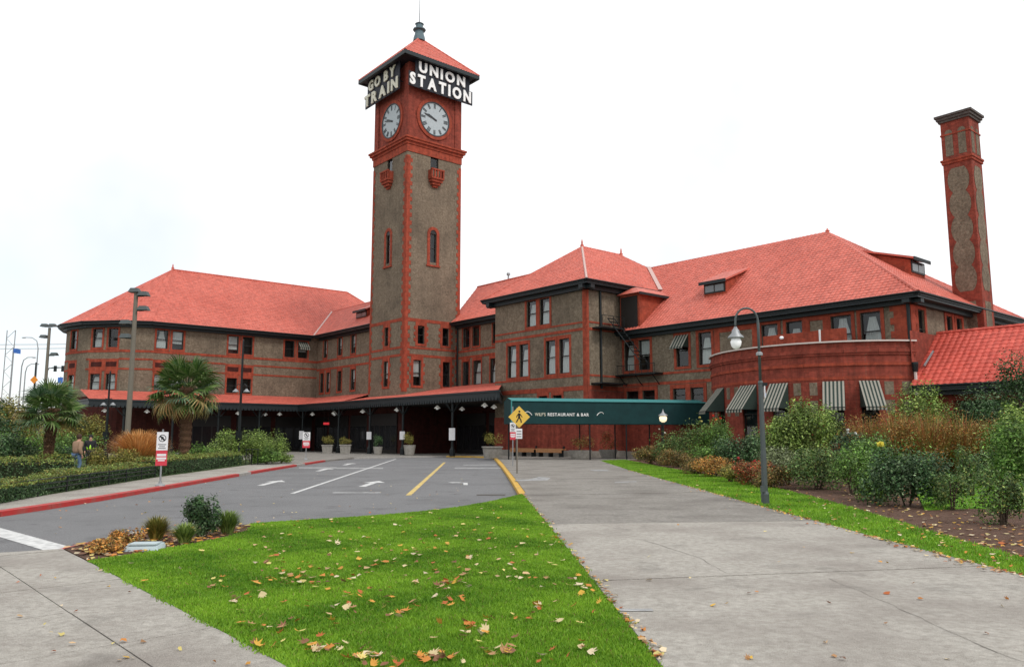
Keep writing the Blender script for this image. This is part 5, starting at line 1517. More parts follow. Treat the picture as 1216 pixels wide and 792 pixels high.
for px, D, r_, h, lab in ((1030, 35, 1.2, 3.0, 'rust-brown ornamental grass clump under the fourth bay awning'), (1066, 34, 1.45, 3.2, 'rust-brown ornamental grass clump in the middle of the grass row'), (1103, 33, 1.45, 3.15, 'rust and green grass clump right of middle in the grass row'), (1142, 33, 1.45, 3.1, 'reddish grass clump near the right end of the grass row'), (1172, 33, 1.2, 2.8, 'last rust grass clump before the pale right-hand shrub')):
    x, y = sp(px, D)
    e = tuft('ornamental_grass', lab, 'grass clump', 'rust-coloured ornamental grasses', x, y, r_, h * 0.9, 'rust', 700, 0.012)
    C, N = clump_points(5200, r_ * 1.1, r_ * 1.1, h, 22); C[:, 2] *= h * 0.98 / C[:, 2].max()
    tri_mesh('seed_heads', leaf_quads(C, N, 0.085 * rng.uniform(0.6, 1.3, 5200), 0.4, None), 4, tints(5200, PAL['rust'] + PAL['olive'] + PAL['orange'], 0.3), 'leaf', e)

def small_tree(label, x, y, h, rx, pal, n=5200, leaf=0.16, trunk=0.12, group=None, z=0.0):
    r = empty('tree', (x, y, z), rnd.uniform(0, 6), label, 'tree', group)
    MB().tube([(0, 0, -0.1), (0.05, 0, h * 0.3), (0.12, 0.05, h * 0.6), (0.1, 0.1, h * 0.85)], [trunk, trunk * 0.8, trunk * 0.5, trunk * 0.2], 8).build('trunk', 'bark', r)
    for k in range(7):
        a = k * 2.4; z0 = h * (0.3 + 0.06 * k)
        MB().tube([(0.05, 0.02, z0), (rx * 0.4 * math.cos(a), rx * 0.4 * math.sin(a), z0 + h * 0.14), (rx * 0.75 * math.cos(a), rx * 0.75 * math.sin(a), z0 + h * 0.24)], [trunk * 0.4, trunk * 0.25, trunk * 0.08], 5).build('limb', 'bark', r)
    C, N = clump_points(n, rx, rx, h * 0.75, 26, h * 0.28, 0.45)
    C[:, 2] = h * 0.2 + (C[:, 2] - h * 0.2) * (h * 0.8 / (np.percentile(C[:, 2], 99.5) - h * 0.2))
    tri_mesh('crown', leaf_quads(C, N * 0.6 + np.array([0, 0, 0.7]), leaf * rng.uniform(0.6, 1.3, n), 0.55, None, 0.2), 4, tints(n, PAL[pal], 0.32), 'leaf', r)
    return r
small_tree('loose-branched dark green tree against the annex roof, right edge', *sp(1210, 37), 5.6, 1.3, 'dark', 3000, 0.15)

# the small bed at the road corner
def gx(px, py): return gp(px, py, 0.03)
x, y = gx(238, 636)
e = bush('shrub', 'dark glossy upright shrub in the corner bed', 'shrub', None, x, y, 0.31, 0.29, 0.66, 'dark', 3600, 0.06, 0.42, 16, 0.025, None, 7)
for (px, py, r_, h, pal, lab) in ((185, 640, 0.27, 0.40, 'olive', 'yellowish round tuft left in the corner bed'), (219, 645, 0.22, 0.34, 'light', 'low green tuft before the glossy shrub'), (270, 633, 0.27, 0.42, 'light', 'pale green tuft right of the glossy shrub')):
    x, y = gx(px, py); tuft('perennial_tuft', lab, 'plant', 'tufts in the corner bed', x, y, r_, h, pal, 750, 0.006, 0.025)
for (px, py, r_, h, lab) in ((128, 655, 0.32, 0.20, 'withered rusty plant at the kerb end of the corner bed'), (150, 648, 0.26, 0.26, 'withered tan plant beside the pale cover box')):
    x, y = gx(px, py); bush('withered_plant', lab, 'plant', 'withered plants in the corner bed', x, y, r_, r_ * 0.8, h, 'orange', 900, 0.05, 0.5, 10, 0.025, None, 4)
x, y = gx(172, 652)
cb = empty('utility_box', (x, y, 0.0), 0.1, 'pale grey-blue ground cover box in the corner bed', 'utility box')
MB().hexa([(-0.26, -0.2, 0), (0.26, -0.2, 0), (0.26, 0.2, 0), (-0.26, 0.2, 0), (-0.22, -0.16, 0.09), (0.22, -0.16, 0.09), (0.22, 0.16, 0.11), (-0.22, 0.16, 0.11)]).build('body', 'cover_plate', cb)
MB().box(-0.2, 0.2, -0.14, 0.14, 0.105, 0.125).build('lid', 'cover_plate', cb)

# hedges
def hedge(label, p, q, w, h, n, leaf=0.06, pal='mid', group=None):
    L = math.dist(p, q); an = math.atan2(q[1] - p[1], q[0] - p[0])
    r = empty('hedge', (p[0], p[1], 0.02), an, label, 'hedge', group)
    U = rng.random((n, 3)); f = rng.random(n)
    C = np.stack([U[:, 0] * L, (U[:, 1] - 0.5) * w, U[:, 2] * h], 1); N = np.zeros((n, 3))
    top = f < 0.45; C[top, 2] = h + rng.normal(0, 0.04, top.sum()) + 0.05 * np.sin(C[top, 0] * 2.1); N[top, 2] = 1
    fr = (f >= 0.45) & (f < 0.78); C[fr, 1] = -w / 2 + rng.normal(0, 0.035, fr.sum()); N[fr, 1] = -1
    bk = (f >= 0.78) & (f < 0.93); C[bk, 1] = w / 2 + rng.normal(0, 0.035, bk.sum()); N[bk, 1] = 1
    en = f >= 0.93; C[en, 0] = np.where(rng.random(en.sum()) < 0.5, 0, L) + rng.normal(0, 0.03, en.sum()); N[en, 2] = 0.5
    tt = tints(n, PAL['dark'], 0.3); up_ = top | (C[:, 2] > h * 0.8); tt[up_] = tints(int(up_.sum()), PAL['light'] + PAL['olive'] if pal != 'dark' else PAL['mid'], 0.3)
    tri_mesh('foliage', leaf_quads(C, N + np.array([0, 0, 0.25]), leaf * rng.uniform(0.6, 1.3, n), 0.6, None), 4, tt, 'leaf', r)
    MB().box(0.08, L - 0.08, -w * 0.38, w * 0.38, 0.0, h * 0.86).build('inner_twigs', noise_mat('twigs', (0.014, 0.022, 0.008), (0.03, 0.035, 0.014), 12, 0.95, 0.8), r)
    return r
hl = [(p[0] - 0.55, p[1] + 0.1) for p in left_gd]
GH = 'clipped hedges along the left sidewalk'
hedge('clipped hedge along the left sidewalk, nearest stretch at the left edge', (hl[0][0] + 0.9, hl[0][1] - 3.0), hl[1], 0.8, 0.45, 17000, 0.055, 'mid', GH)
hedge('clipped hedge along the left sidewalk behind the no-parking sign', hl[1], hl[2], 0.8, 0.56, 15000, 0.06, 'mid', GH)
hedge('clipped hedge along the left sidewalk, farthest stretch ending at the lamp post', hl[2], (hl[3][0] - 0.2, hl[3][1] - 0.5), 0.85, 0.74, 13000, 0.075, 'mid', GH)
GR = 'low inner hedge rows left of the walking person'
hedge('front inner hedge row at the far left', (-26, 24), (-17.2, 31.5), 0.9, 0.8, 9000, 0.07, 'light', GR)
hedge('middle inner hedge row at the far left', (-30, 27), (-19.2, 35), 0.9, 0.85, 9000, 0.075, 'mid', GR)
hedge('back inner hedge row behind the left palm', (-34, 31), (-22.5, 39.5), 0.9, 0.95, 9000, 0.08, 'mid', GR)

# low rail fence in front of the hedge
def rail_fence(line):
    r = empty('rail_fence', (line[0][0], line[0][1], 0), 0, 'low dark metal rail fence before the clipped sidewalk hedge', 'fence')
    o = line[0]; pts = []
    for a, b in zip(line[:-1], line[1:]):
        n = max(1, round(math.dist(a, b) / 2.0))
        for k in range(n): pts.append((a[0] + (b[0] - a[0]) * k / n - o[0], a[1] + (b[1] - a[1]) * k / n - o[1]))
    pts.append((line[-1][0] - o[0], line[-1][1] - o[1]))
    for p in pts: MB().tube([(p[0], p[1], 0), (p[0], p[1], 0.5)], 0.022, 6).build('post', 'iron', r)
    for z in (0.2, 0.34, 0.48):
        MB().tube([(p[0], p[1], z) for p in pts], 0.017, 6).build('rail', 'iron', r)
rail_fence([(hl[0][0] + 1.45, hl[0][1] - 3.3), (left_gd[0][0] + 0.02, left_gd[0][1] + 0.06), left_gd[1], left_gd[2]])
x, y = left_gd[3]
fr_ = empty('railing', (x + 0.1, y + 0.3, 0), 0.2, 'short dark railing at the far hedge end', 'railing')
for k in range(3): MB().tube([(k * 0.35 - 0.35, 0, 0), (k * 0.35 - 0.35, 0, 0.95)], 0.025, 6).build('post', 'iron', fr_)
MB().tube([(-0.4, 0, 0.95), (0.4, 0, 0.95)], 0.025, 6).build('rail', 'iron', fr_)

# palms
def frond_mesh(name, tint_pal, droop, nseg=26, R_=0.62):
    V, T = [], []
    pet = 0.75
    def add(q, c): V.append(q); T.append(c)
    pal = PAL_P[tint_pal]
    # petiole as two crossing strips
    for s in ((0, 0.012, 0), (0, 0, 0.012)):
        s = np.array(s); c = np.array(pal[0]) * 0.9
        add([np.array((0, 0, 0)) - s, np.array((0, 0, 0)) + s, np.array((pet, 0, -0.03)) + s, np.array((pet, 0, -0.03)) - s], c)
    for k in range(nseg):
        a = -2.35 + 4.7 * k / (nseg - 1)
        d = np.array((math.cos(a), math.sin(a), 0.0)); sd = np.array((-math.sin(a), math.cos(a), 0.0))
        L = R_ * (0.75 + 0.25 * math.cos(a * 0.5)) * rnd.uniform(0.9, 1.08); h = np.array((pet, 0, -0.03))
        dr = droop * rnd.uniform(0.5, 1.4); tw = np.array((0, 0, 0.012))
        p0, p1, p2, p3 = h, h + d * L * 0.45, h + d * L * 0.78 + np.array((0, 0, -dr * 0.10)), h + d * L * 0.95 + np.array((0, 0, -dr * 0.30))
        w1, w2 = 0.026, 0.018
        c = np.array(pal[rnd.randrange(len(pal))]) * rnd.uniform(0.8, 1.2)
        add([p0, p0 + sd * 0.004, p1 + sd * w1 + tw, p1 - sd * w1 - tw], c)
        add([p1 - sd * w1 - tw, p1 + sd * w1 + tw, p2 + sd * w2, p2 - sd * w2], c)
        add([p2 - sd * w2, p2 + sd * w2, p3 + sd * 0.003, p3 - sd * 0.003], c * (0.9 if droop < 0.8 else 1.2))
    o = tri_mesh(name, np.array(V), 4, np.array(T), 'leaf')
    me = o.data; bpy.data.objects.remove(o); return me
PAL_P = {'green': [(0.070, 0.135, 0.028), (0.105, 0.175, 0.042), (0.045, 0.095, 0.020), (0.16, 0.21, 0.08)], 'tan': [(0.26, 0.21, 0.075), (0.34, 0.28, 0.11), (0.17, 0.16, 0.05), (0.30, 0.18, 0.07)], 'bluish': [(0.09, 0.16, 0.09), (0.14, 0.22, 0.13), (0.055, 0.12, 0.05)]}
FM = {'green': [frond_mesh('frond', 'green', 0.4), frond_mesh('frond', 'green', 0.9)], 'bluish': [frond_mesh('frond', 'bluish', 0.5)], 'tan': [frond_mesh('frond', 'tan', 1.0), frond_mesh('frond', 'tan', 1.4)]}
def palm(label, x, y, ht, scale, nf, trunk_r, span=128):
    r = empty('palm_tree', (x, y, 0), rnd.uniform(0, 6), label, 'palm tree', 'fan palms')
    pts, rad = [], []
    n = 26
    for k in range(n + 1):
        z = ht * k / n; pts.append((0.06 * math.sin(z), 0.05 * math.cos(z * 0.8) - 0.05, z - 0.05 if k == 0 else z)); rad.append(trunk_r * (0.72 + 0.35 * (k / n)) * (1.0 + (0.14 if k % 2 else -0.06)))
    MB().tube(pts, rad, 10).build('trunk', 'fibre', r)
    hairs = 900; a = rng.random(hairs) * 6.283; z = rng.random(hairs) * ht; R0 = trunk_r * (0.75 + 0.33 * z / ht)
    C = np.stack([np.cos(a) * R0, np.sin(a) * R0, z], 1); N = np.stack([np.cos(a), np.sin(a), np.full(hairs, -0.2)], 1)
    tri_mesh('fibre', leaf_quads(C, N, np.full(hairs, 0.16), 0.25, None, 1.0), 4, tints(hairs, [(0.10, 0.055, 0.03), (0.16, 0.10, 0.06), (0.06, 0.035, 0.02)], 0.2), 'leaf', r)
    for k in range(nf):
        u_ = k / (nf - 1)
        el = R(82 - span * u_ ** 0.85); az = k * 2.39996 + rnd.uniform(-.2, .2)
        kind = 'tan' if u_ > 0.68 and rnd.random() < 0.5 else ('bluish' if rnd.random() < 0.25 else 'green')
        o = bpy.data.objects.new('frond', rnd.choice(FM[kind])); o.parent = r
        o.location = (0.08 * math.cos(az), 0.08 * math.sin(az), ht - 0.05 - 0.25 * u_)
        m = Matrix.Rotation(az, 4, 'Z') @ Matrix.Rotation(-el, 4, 'Y') @ Matrix.Rotation(rnd.uniform(-.5, .5), 4, 'X')
        o.rotation_euler = m.to_euler(); s = scale * rnd.uniform(0.85, 1.12); o.scale = (s, s, s); col.objects.link(o)
    return r
palm('taller fan palm with thick brown trunk before the left wing', *sp(219, 45), 4.5, 1.55, 58, 0.33)
palm('shorter fan palm with wide crown at the far left', *sp(59, 36), 3.0, 1.08, 54, 0.23, 104)

# shrubs on the left
LB = [
 (272, 50, 1.3, 2.1, 'light', 3600, 0.11, 'light green bush right of the tall palm trunk'),
 (255, 47, 1.6, 1.15, 'light', 3000, 0.09, 'low pale green bush behind the far hedge'),
 (299, 51, 1.2, 2.1, 'light', 3600, 0.10, 'tall rounded olive bush by the dark lamp post'),
 (325, 53, 1.0, 2.0, 'light', 3200, 0.09, 'dome-shaped light bush right of the dark lamp post'),
 (318, 51, 1.1, 1.0, 'mid', 2600, 0.09, 'low green bush at the foot of the domed bush'),
 (335, 53, 0.9, 0.7, 'light', 2000, 0.08, 'lowest pale bush at the sidewalk corner'),
 (197, 44, 0.9, 1.2, 'mid', 2400, 0.09, 'green bush left of the tall palm trunk'),
 (236, 44, 0.8, 1.3, 'mid', 2200, 0.09, 'green bush touching the tall palm trunk on the right'),
 (148, 37, 0.85, 1.15, 'olive', 3000, 0.075, 'olive bush before the straw-coloured grass'),
 (122, 37, 0.7, 1.15, 'olive', 3000, 0.075, 'olive bush beside the person in tan jacket'),
 (30, 42, 1.9, 2.0, 'mid', 3800, 0.12, 'green bush left of the short palm'),
 (12, 36, 1.4, 1.8, 'dark', 3200, 0.11, 'dark bush cut by the left edge'),
 (88, 46, 1.6, 1.9, 'mid', 3600, 0.12, 'green bush right of the short palm'),
 (75, 44, 1.2, 1.2, 'dark', 2600, 0.10, 'dark low bush behind the short palm'),
 (44, 62, 2.2, 3.0, 'olive', 3800, 0.16, 'olive bush far behind the short palm'),
]
for px, D, rx, h, pal, n, lf, lab in LB:
    x, y = sp(px, D)
    bush('shrub', lab, 'shrub', 'shrubs in the left planting', x, y, rx, rx, h, pal, int(n * 1.6), lf, 0.55, 18)
x, y = sp(166, 41); tuft('ornamental_grass', 'straw-orange ornamental grass mound right of the olive bushes', 'grass clump', None, x, y, 1.5, 2.15, 'straw', 3200, 0.012)
x, y = sp(308, 54); tuft('spiky_plant', 'spiky pale green plant behind the dark lamp post', 'plant', None, x, y, 1.1, 2.0, 'light', 420, 0.025, arch=0.35)
small_tree('olive-leaved tree at the left edge behind the short palm', *sp(14, 58), 4.6, 2.4, 'olive', 5200, 0.18)
small_tree('dark leafy tree behind the left hedges', *sp(-20, 52), 4.2, 2.4, 'dark', 4600, 0.18)
small_tree('green tree between the short palm and the wing end', *sp(95, 66), 3.6, 2.2, 'olive', 4600, 0.16)

# ------------------------------------------------------------------ green walkway canopy of the restaurant
def green_canopy():
    x0, y0 = sp(608, 60)
    r = empty('walkway_canopy', (x0, y0, 0), R(13.5), 'long dark green canvas walkway canopy lettered for the restaurant and bar', 'canopy')
    L, Wd, zb, zt = 17.2, 2.7, 2.72, 4.45
    c = MB(); n = 12
    for k in range(n):
        xa, xb = L * k / n, L * (k + 1) / n; s = 0.02 * (k % 2)
        c.add([(xa, 0, zb), (xb, 0, zb), (xb, -0.0, zt), (xa, -0.0, zt)], [(0, 1, 2, 3)])
        c.add([(xa, Wd, zb), (xb, Wd, zb), (xb, Wd, zt), (xa, Wd, zt)], [(0, 1, 2, 3)])
    c.add([(0, 0, zb), (0, Wd, zb), (0, Wd, zt), (0, Wd / 2, zt + 0.25), (0, 0, zt)], [(0, 1, 2, 3, 4)])
    c.build('canvas_side', 'green_cloth', r)
    MB().add([(-0.03, -0.04, zt), (L, -0.04, zt), (L, Wd / 2, zt + 0.28), (-0.03, Wd / 2, zt + 0.28), (L, Wd + 0.04, zt), (-0.03, Wd + 0.04, zt)], [(0, 1, 2, 3), (3, 2, 4, 5)]).build('canvas_top', 'teal', r)
    MB().tube([(-0.05, -0.05, zt), (L, -0.05, zt)], 0.05, 6).build('top_edge', 'teal', r)
    MB().tube([(-0.05, -0.05, zb), (-0.05, -0.05, zt)], 0.05, 6).build('end_edge', 'teal', r)
    for sx in (0.35, 6.2, 9.2, 12.2, 15.2):
        for sy in (0.12, Wd - 0.12):
            if sx < 1 and sy < 1: sxx = 0.35
            else: sxx = sx
            MB().tube([(sxx, sy, 0), (sxx, sy, zb + 0.1)], 0.055, 6).build('post', 'iron', r)
    for z in (zb, ):
        MB().tube([(0, 0.1, z), (L, 0.1, z)], 0.04, 6).build('beam', 'iron', r)
    F = Fr((0, 0), (1, 0), (0, -1))
    lt = MB()
    for vs, fs in lettering("WILF'S", F, 2.2, 3.32, 0.24, 0.85, 0.022, 0.008, 0.015, 1, 0.1): lt.add(vs, fs)
    stuff(lt.build('lettering', 'letter_cream', r))
    lt = MB()
    for vs, fs in lettering("RESTAURANT & BAR", F, 4.45, 3.32, 0.24, 3.3, 0.022, 0.008, 0.015, 1, 0.1): lt.add(vs, fs)
    stuff(lt.build('lettering', 'letter', r))
    for s, sg in ((1.35, -1), (6.95, 1)):       # scroll ornaments at both ends of the lettering
        P = [F.P(s + sg * 0.34 * math.cos(a) * (1 - a / 7), 0.02, 3.5 + 0.13 * math.sin(a * 1.6)) for a in np.linspace(0, 4.2, 14)]
        MB().tube(P, 0.025, 5).build('ornament', 'letter', r)
green_canopy()

# ------------------------------------------------------------------ street furniture
def curved_lamp():
    x, y = gp(909, 600)
    r = empty('street_lamp', (x, y, 0.03), 0, 'tall curved-neck street lamp with white globe on the grass verge', 'street lamp')
    MB().lathe([(0.10, 0), (0.10, 0.25), (0.075, 0.32), (0.07, 1.2), (0.064, 1.3), (0.058, 2.95), (0.065, 3.0), (0.05, 3.05)], 12).build('base_shaft', 'lamp_metal', r)
    top = 4.5
    pts = [(0, 0, 3.0), (0, 0, top)]
    for k in range(1, 13):
        a = math.pi * k / 12; pts.append((-0.29 + 0.29 * math.cos(a), 0, top + 0.40 * math.sin(a) ** 0.8))
    pts += [(-0.58, 0, top - 0.18)]
    MB().tube(pts, [0.036] * 2 + [0.027] * 13, 8).build('neck', 'lamp_metal', r, True)
    MB().lathe([(0.085, -0.03), (0.085, 0.03), (0.05, 0.06)], 10, (0, 0, 3.72)).build('collar', 'galv', r)
    hd = MB().lathe([(0.035, 0.2), (0.06, 0.14), (0.09, 0.12), (0.10, 0.04), (0.20, -0.06), (0.205, -0.09), (0.15, -0.1)], 14, (-0.58, 0, top - 0.28)).build('lamp_hood', 'galv', r, True)
    MB().lathe([(0.02, 0.0), (0.11, -0.02), (0.14, -0.11), (0.12, -0.21), (0.07, -0.27), (0.01, -0.29)], 14, (-0.58, 0, top - 0.36)).build('globe', 'globe', r, True)
    MB().box(0.03, 0.16, -0.05, 0.05, 2.92, 3.0).build('bracket', 'iron', r)
    MB().box(0.075, 0.10, -0.05, 0.05, 2.62, 2.92).build('tag_plate', 'sign_white', r); MB().box(0.10, 0.115, -0.04, 0.04, 2.66, 2.74).build('tag_mark', 'flag', r)
    MB().box(-0.12, -0.02, -0.11, -0.02, 0.3, 0.45).build('outlet_box', 'lamp_metal', r)
curved_lamp()

def post_lamp(px, D, label):
    x, y = sp(px, D)
    r = empty('post_lamp', (x, y, 0), 0, label, 'street lamp')
    h = hz(497, D)
    MB().lathe([(0.12, 0), (0.1, 0.4), (0.05, 0.6), (0.05, h - 0.25)], 10).build('shaft', 'iron', r)
    MB().lathe([(0.08, -0.25), (0.22, -0.15), (0.26, 0.05), (0.2, 0.16)], 12, (0, 0, h)).build('globe', 'warm_globe', r, True)
    MB().lathe([(0.32, 0.16), (0.28, 0.24), (0.1, 0.36), (0.04, 0.5), (0.01, 0.62)], 12, (0, 0, h)).build('lamp_hood', 'galv', r, True)
post_lamp(788, 52, 'short post lamp with lit warm globe before the green canopy')

def sign_post(px, py, h, label, w=0.46, z0=1.05, z1=1.85, group=None, D=None, base=True):
    x, y = gp(px, py) if D is None else sp(px, D)
    yaw = math.atan2(-x, y) * 0.6
    r = empty('parking_sign', (x, y, 0.0), yaw, label, 'sign', group)
    MB().tube([(0, 0, 0), (0, 0, h)], 0.03, 8).build('pole', 'galv', r)
    if base: MB().lathe([(0.17, 0), (0.16, 0.04), (0.06, 0.1), (0.05, 0.16)], 12).build('foot', 'galv', r)
    zm = z0 + (z1 - z0) * 0.45
    up = MB().box(-w / 2, w / 2, -0.045, -0.032, zm + 0.004, z1).build('upper_plate', 'sign_white', r)
    lo = MB().box(-w / 2, w / 2, -0.045, -0.032, z0, zm).build('lower_plate', 'sign_red', r)
    # prohibition ring with bar and a P stroke
    cz = zm + (z1 - zm) * 0.66; rr = w * 0.27; mb = MB()
    for k in range(20):
        a0, a1 = 2 * math.pi * k / 20, 2 * math.pi * (k + 1) / 20
        mb.add([(rr * math.cos(a0), -0.047, cz + rr * math.sin(a0)), (rr * 1.25 * math.cos(a0), -0.047, cz + rr * 1.25 * math.sin(a0)), (rr * 1.25 * math.cos(a1), -0.047, cz + rr * 1.25 * math.sin(a1)), (rr * math.cos(a1), -0.047, cz + rr * math.sin(a1))], [(0, 1, 2, 3)])
    d = rr * 0.72
    mb.add([(-d - 0.02, -0.0475, cz + d - 0.02), (-d + 0.02, -0.0475, cz + d + 0.02), (d + 0.02, -0.0475, cz - d + 0.02), (d - 0.02, -0.0475, cz - d - 0.02)], [(0, 1, 2, 3)])
    mb.build('prohibition_ring', 'sign_black', up)
    F = Fr((0, -0.045), (1, 0), (0, -1)); pm = MB()
    for vs, fs in lettering('P', F, 0, cz - rr * 0.6, rr * 1.2, rr * 0.8, 0.001, 0.0008, 0.02): pm.add(vs, fs)
    pm.build('symbol', 'sign_black', up)
    for k, (a, b) in enumerate(((0.72, 0.05), (0.5, 0.045), (0.66, 0.045))):
        zz = zm + (z1 - zm) * (0.30 - k * 0.1)
        MB().add([(-w * a / 2, -0.047, zz), (w * a / 2, -0.047, zz), (w * a / 2, -0.047, zz + b * 0.5), (-w * a / 2, -0.047, zz + b * 0.5)], [(0, 1, 2, 3)]).build('text_line', 'sign_black', up)
    H = zm - z0
    for k, (f0, f1, a) in enumerate(((0.62, 0.78, 0.8), (0.42, 0.55, 0.84), (0.3, 0.38, 0.6))):
        MB().add([(-w * a / 2, -0.047, z0 + H * f0), (w * a / 2, -0.047, z0 + H * f0), (w * a / 2, -0.047, z0 + H * f1), (-w * a / 2, -0.047, z0 + H * f1)], [(0, 1, 2, 3)]).build('text_line', 'sign_white', lo)
    return r
GS = 'no-parking signs'
sign_post(190, 577, 1.95, 'red and white no-parking sign on the left sidewalk before the hedge', 0.37, 0.70, 1.86, GS)
sign_post(364, 541, 2.0, 'red and white no-parking sign by the end of the red kerb', 0.56, 0.9, 2.1, GS, 62)
sign_post(609, 552, 3.5, 'red and white no-parking sign left of the yellow diamond sign', 0.34, 1.55, 2.55, GS, 47, False)

def ped_sign():
    x, y = gp(614, 563)
    r = empty('crossing_sign', (x, y, 0), 0, 'yellow diamond pedestrian crossing sign at the yellow kerb end', 'sign')
    MB().tube([(0, 0, 0), (0, 0, 3.05)], 0.035, 8).build('pole', 'pole_grey', r)
    cz = 2.62; d = 0.5; ctr = 0.1
    MB().prism([(ctr - d, -0.05, cz), (ctr, -0.05, cz - d), (ctr + d, -0.05, cz), (ctr, -0.05, cz + d)], [(ctr - d, -0.038, cz), (ctr, -0.038, cz - d), (ctr + d, -0.038, cz), (ctr, -0.038, cz + d)]).build('diamond_plate', 'sign_yellow', r)
    fig = MB()
    def strip(pts, w):
        for a, b in zip(pts[:-1], pts[1:]):
            v = Vector((b[0] - a[0], b[1] - a[1])); n = Vector((-v.y, v.x)).normalized() * w
            fig.add([(ctr + a[0] - n.x, -0.052, cz + a[1] - n.y), (ctr + a[0] + n.x, -0.052, cz + a[1] + n.y), (ctr + b[0] + n.x, -0.052, cz + b[1] + n.y), (ctr + b[0] - n.x, -0.052, cz + b[1] - n.y)], [(0, 1, 2, 3)])
    strip([(0.0, 0.17), (0.0, -0.04)], 0.05); strip([(0.0, -0.02), (0.08, -0.14), (0.10, -0.27)], 0.03); strip([(0.0, -0.02), (-0.07, -0.13), (-0.13, -0.25)], 0.03)
    strip([(0.02, 0.15), (0.11, 0.04), (0.14, -0.02)], 0.022); strip([(-0.02, 0.15), (-0.10, 0.05), (-0.12, -0.03)], 0.022)
    fig.add([(ctr + 0.01 + 0.05 * math.cos(k * 0.7854), -0.052, cz + 0.25 + 0.05 * math.sin(k * 0.7854)) for k in range(8)], [tuple(range(8))])
    fig.build('walking_figure', 'sign_black', r)
    pl = MB().box(-0.06, 0.24, -0.05, -0.038, 1.62, 2.08).build('plaque', 'sign_white', r)
    for k in range(3): MB().add([(-0.02, -0.052, 1.7 + k * 0.12), (0.2, -0.052, 1.7 + k * 0.12), (0.2, -0.052, 1.735 + k * 0.12), (-0.02, -0.052, 1.735 + k * 0.12)], [(0, 1, 2, 3)]).build('text_line', 'numeral', pl)
ped_sign()

# notices on the canopy posts
for a, b, z0, z1, w, lab in ((-3.1, -13.4, 1.45, 2.55, 0.55, 'tall white notice on the rightmost canopy post'), (-3.1, -5.0, 1.5, 2.3, 0.5, 'white notice on the canopy post right of the tower'), (-3.1, 1.5, 1.5, 2.3, 0.5, 'white notice on the canopy post below the tower'), (-3.1, 17.6, 1.5, 2.5, 0.55, 'white notice on the canopy post at the inner corner')):
    p = W(a, b); o = MB().box(-w / 2, w / 2, -0.02, 0.01, z0, z1).build('notice', 'sign_white', None, False, (p[0] - 0.02, p[1] - 0.29, 0)); tag(o, lab, 'notice', 'notices on the canopy posts')

# planters
def planter(a, b, w, h, ph, pal, label, square=True, D=None, px=None):
    p = W(a, b) if D is None else (*sp(px, D), 0)
    r = empty('planter', (p[0], p[1], 0), R(8), label, 'planter', 'planters before the entrance canopy')
    if square:
        MB().hexa([(-w * .42, -w * .42, 0), (w * .42, -w * .42, 0), (w * .42, w * .42, 0), (-w * .42, w * .42, 0), (-w * .5, -w * .5, h), (w * .5, -w * .5, h), (w * .5, w * .5, h), (-w * .5, w * .5, h)]).build('tub', 'tub', r)
        t = MB(); t.box(-w * .54, w * .54, -w * .54, w * .54, h - 0.09, h + 0.01); t.build('tub_rim', 'tub', r)
    else:
        MB().lathe([(w * .36, 0), (w * .4, 0.1), (w * .5, h * .8), (w * .53, h), (w * .45, h), (w * .4, h - .08)], 16).build('tub', 'tub', r)
    n = 900; C, N = clump_points(n, w * .62, w * .62, ph, 10); C[:, 2] += h - 0.05
    tri_mesh('plant', leaf_quads(C, N + np.array([0, 0, .5]), 0.12 * rng.uniform(.6, 1.3, n), 0.45, None), 4, tints(n, PAL[pal], 0.3), 'leaf', r)
planter(-4.6, 8.0, 1.15, 0.9, 1.2, 'olive', 'square planter, leftmost of the pair below the tower')
planter(-4.6, 3.9, 1.15, 0.95, 1.1, 'olive', 'square planter, right of the pair below the tower')
planter(-4.6, -2.8, 0.9, 0.8, 1.5, 'dark', 'round planter with wide bush between two canopy posts', False)
planter(-4.6, -8.6, 1.1, 1.0, 1.5, 'olive', 'round planter right of the second noticed canopy post', False)
planter(-4.2, -20.6, 1.5, 0.95, 1.5, 'olive', 'large square planter with tall bush at the canopy right end')
planter(0, 0, 1.8, 0.7, 1.5, 'rust', 'wide round planter with rusty plants under the green canopy', False, 63, 689)
planter(0, 0, 1.5, 0.7, 1.7, 'red', 'round planter with reddish shrub deep under the green canopy', False, 66, 722)

# benches against the block
for i, (b0, b1, lab) in enumerate(((-15.6, -18.9, 'tan plank bench, left of two along the brick wall'), (-19.2, -22.5, 'tan plank bench, right of two along the brick wall'))):
    r = empty('bench', W(2.2, (b0 + b1) / 2), AL, lab, 'bench', 'benches along the brick wall')
    hl_ = abs(b1 - b0) / 2
    for k in range(3): MB().box(-0.27 + k * 0.19, -0.1 + k * 0.19, -hl_, hl_, 0.62, 0.70).build('plank', 'wood', r)
    MB().box(-0.30, -0.275, -hl_, hl_, 0.38, 0.74).build('front_board', 'wood', r)
    for s in (-hl_ * .8, 0, hl_ * .8): MB().box(-0.24, 0.24, s - 0.06, s + 0.06, 0, 0.62).build('leg', 'iron', r)
    MB().box(-0.06, 0.08, -hl_ - 0.05, -hl_ + 0.05, 0.7, 0.95).build('armrest', 'iron', r)

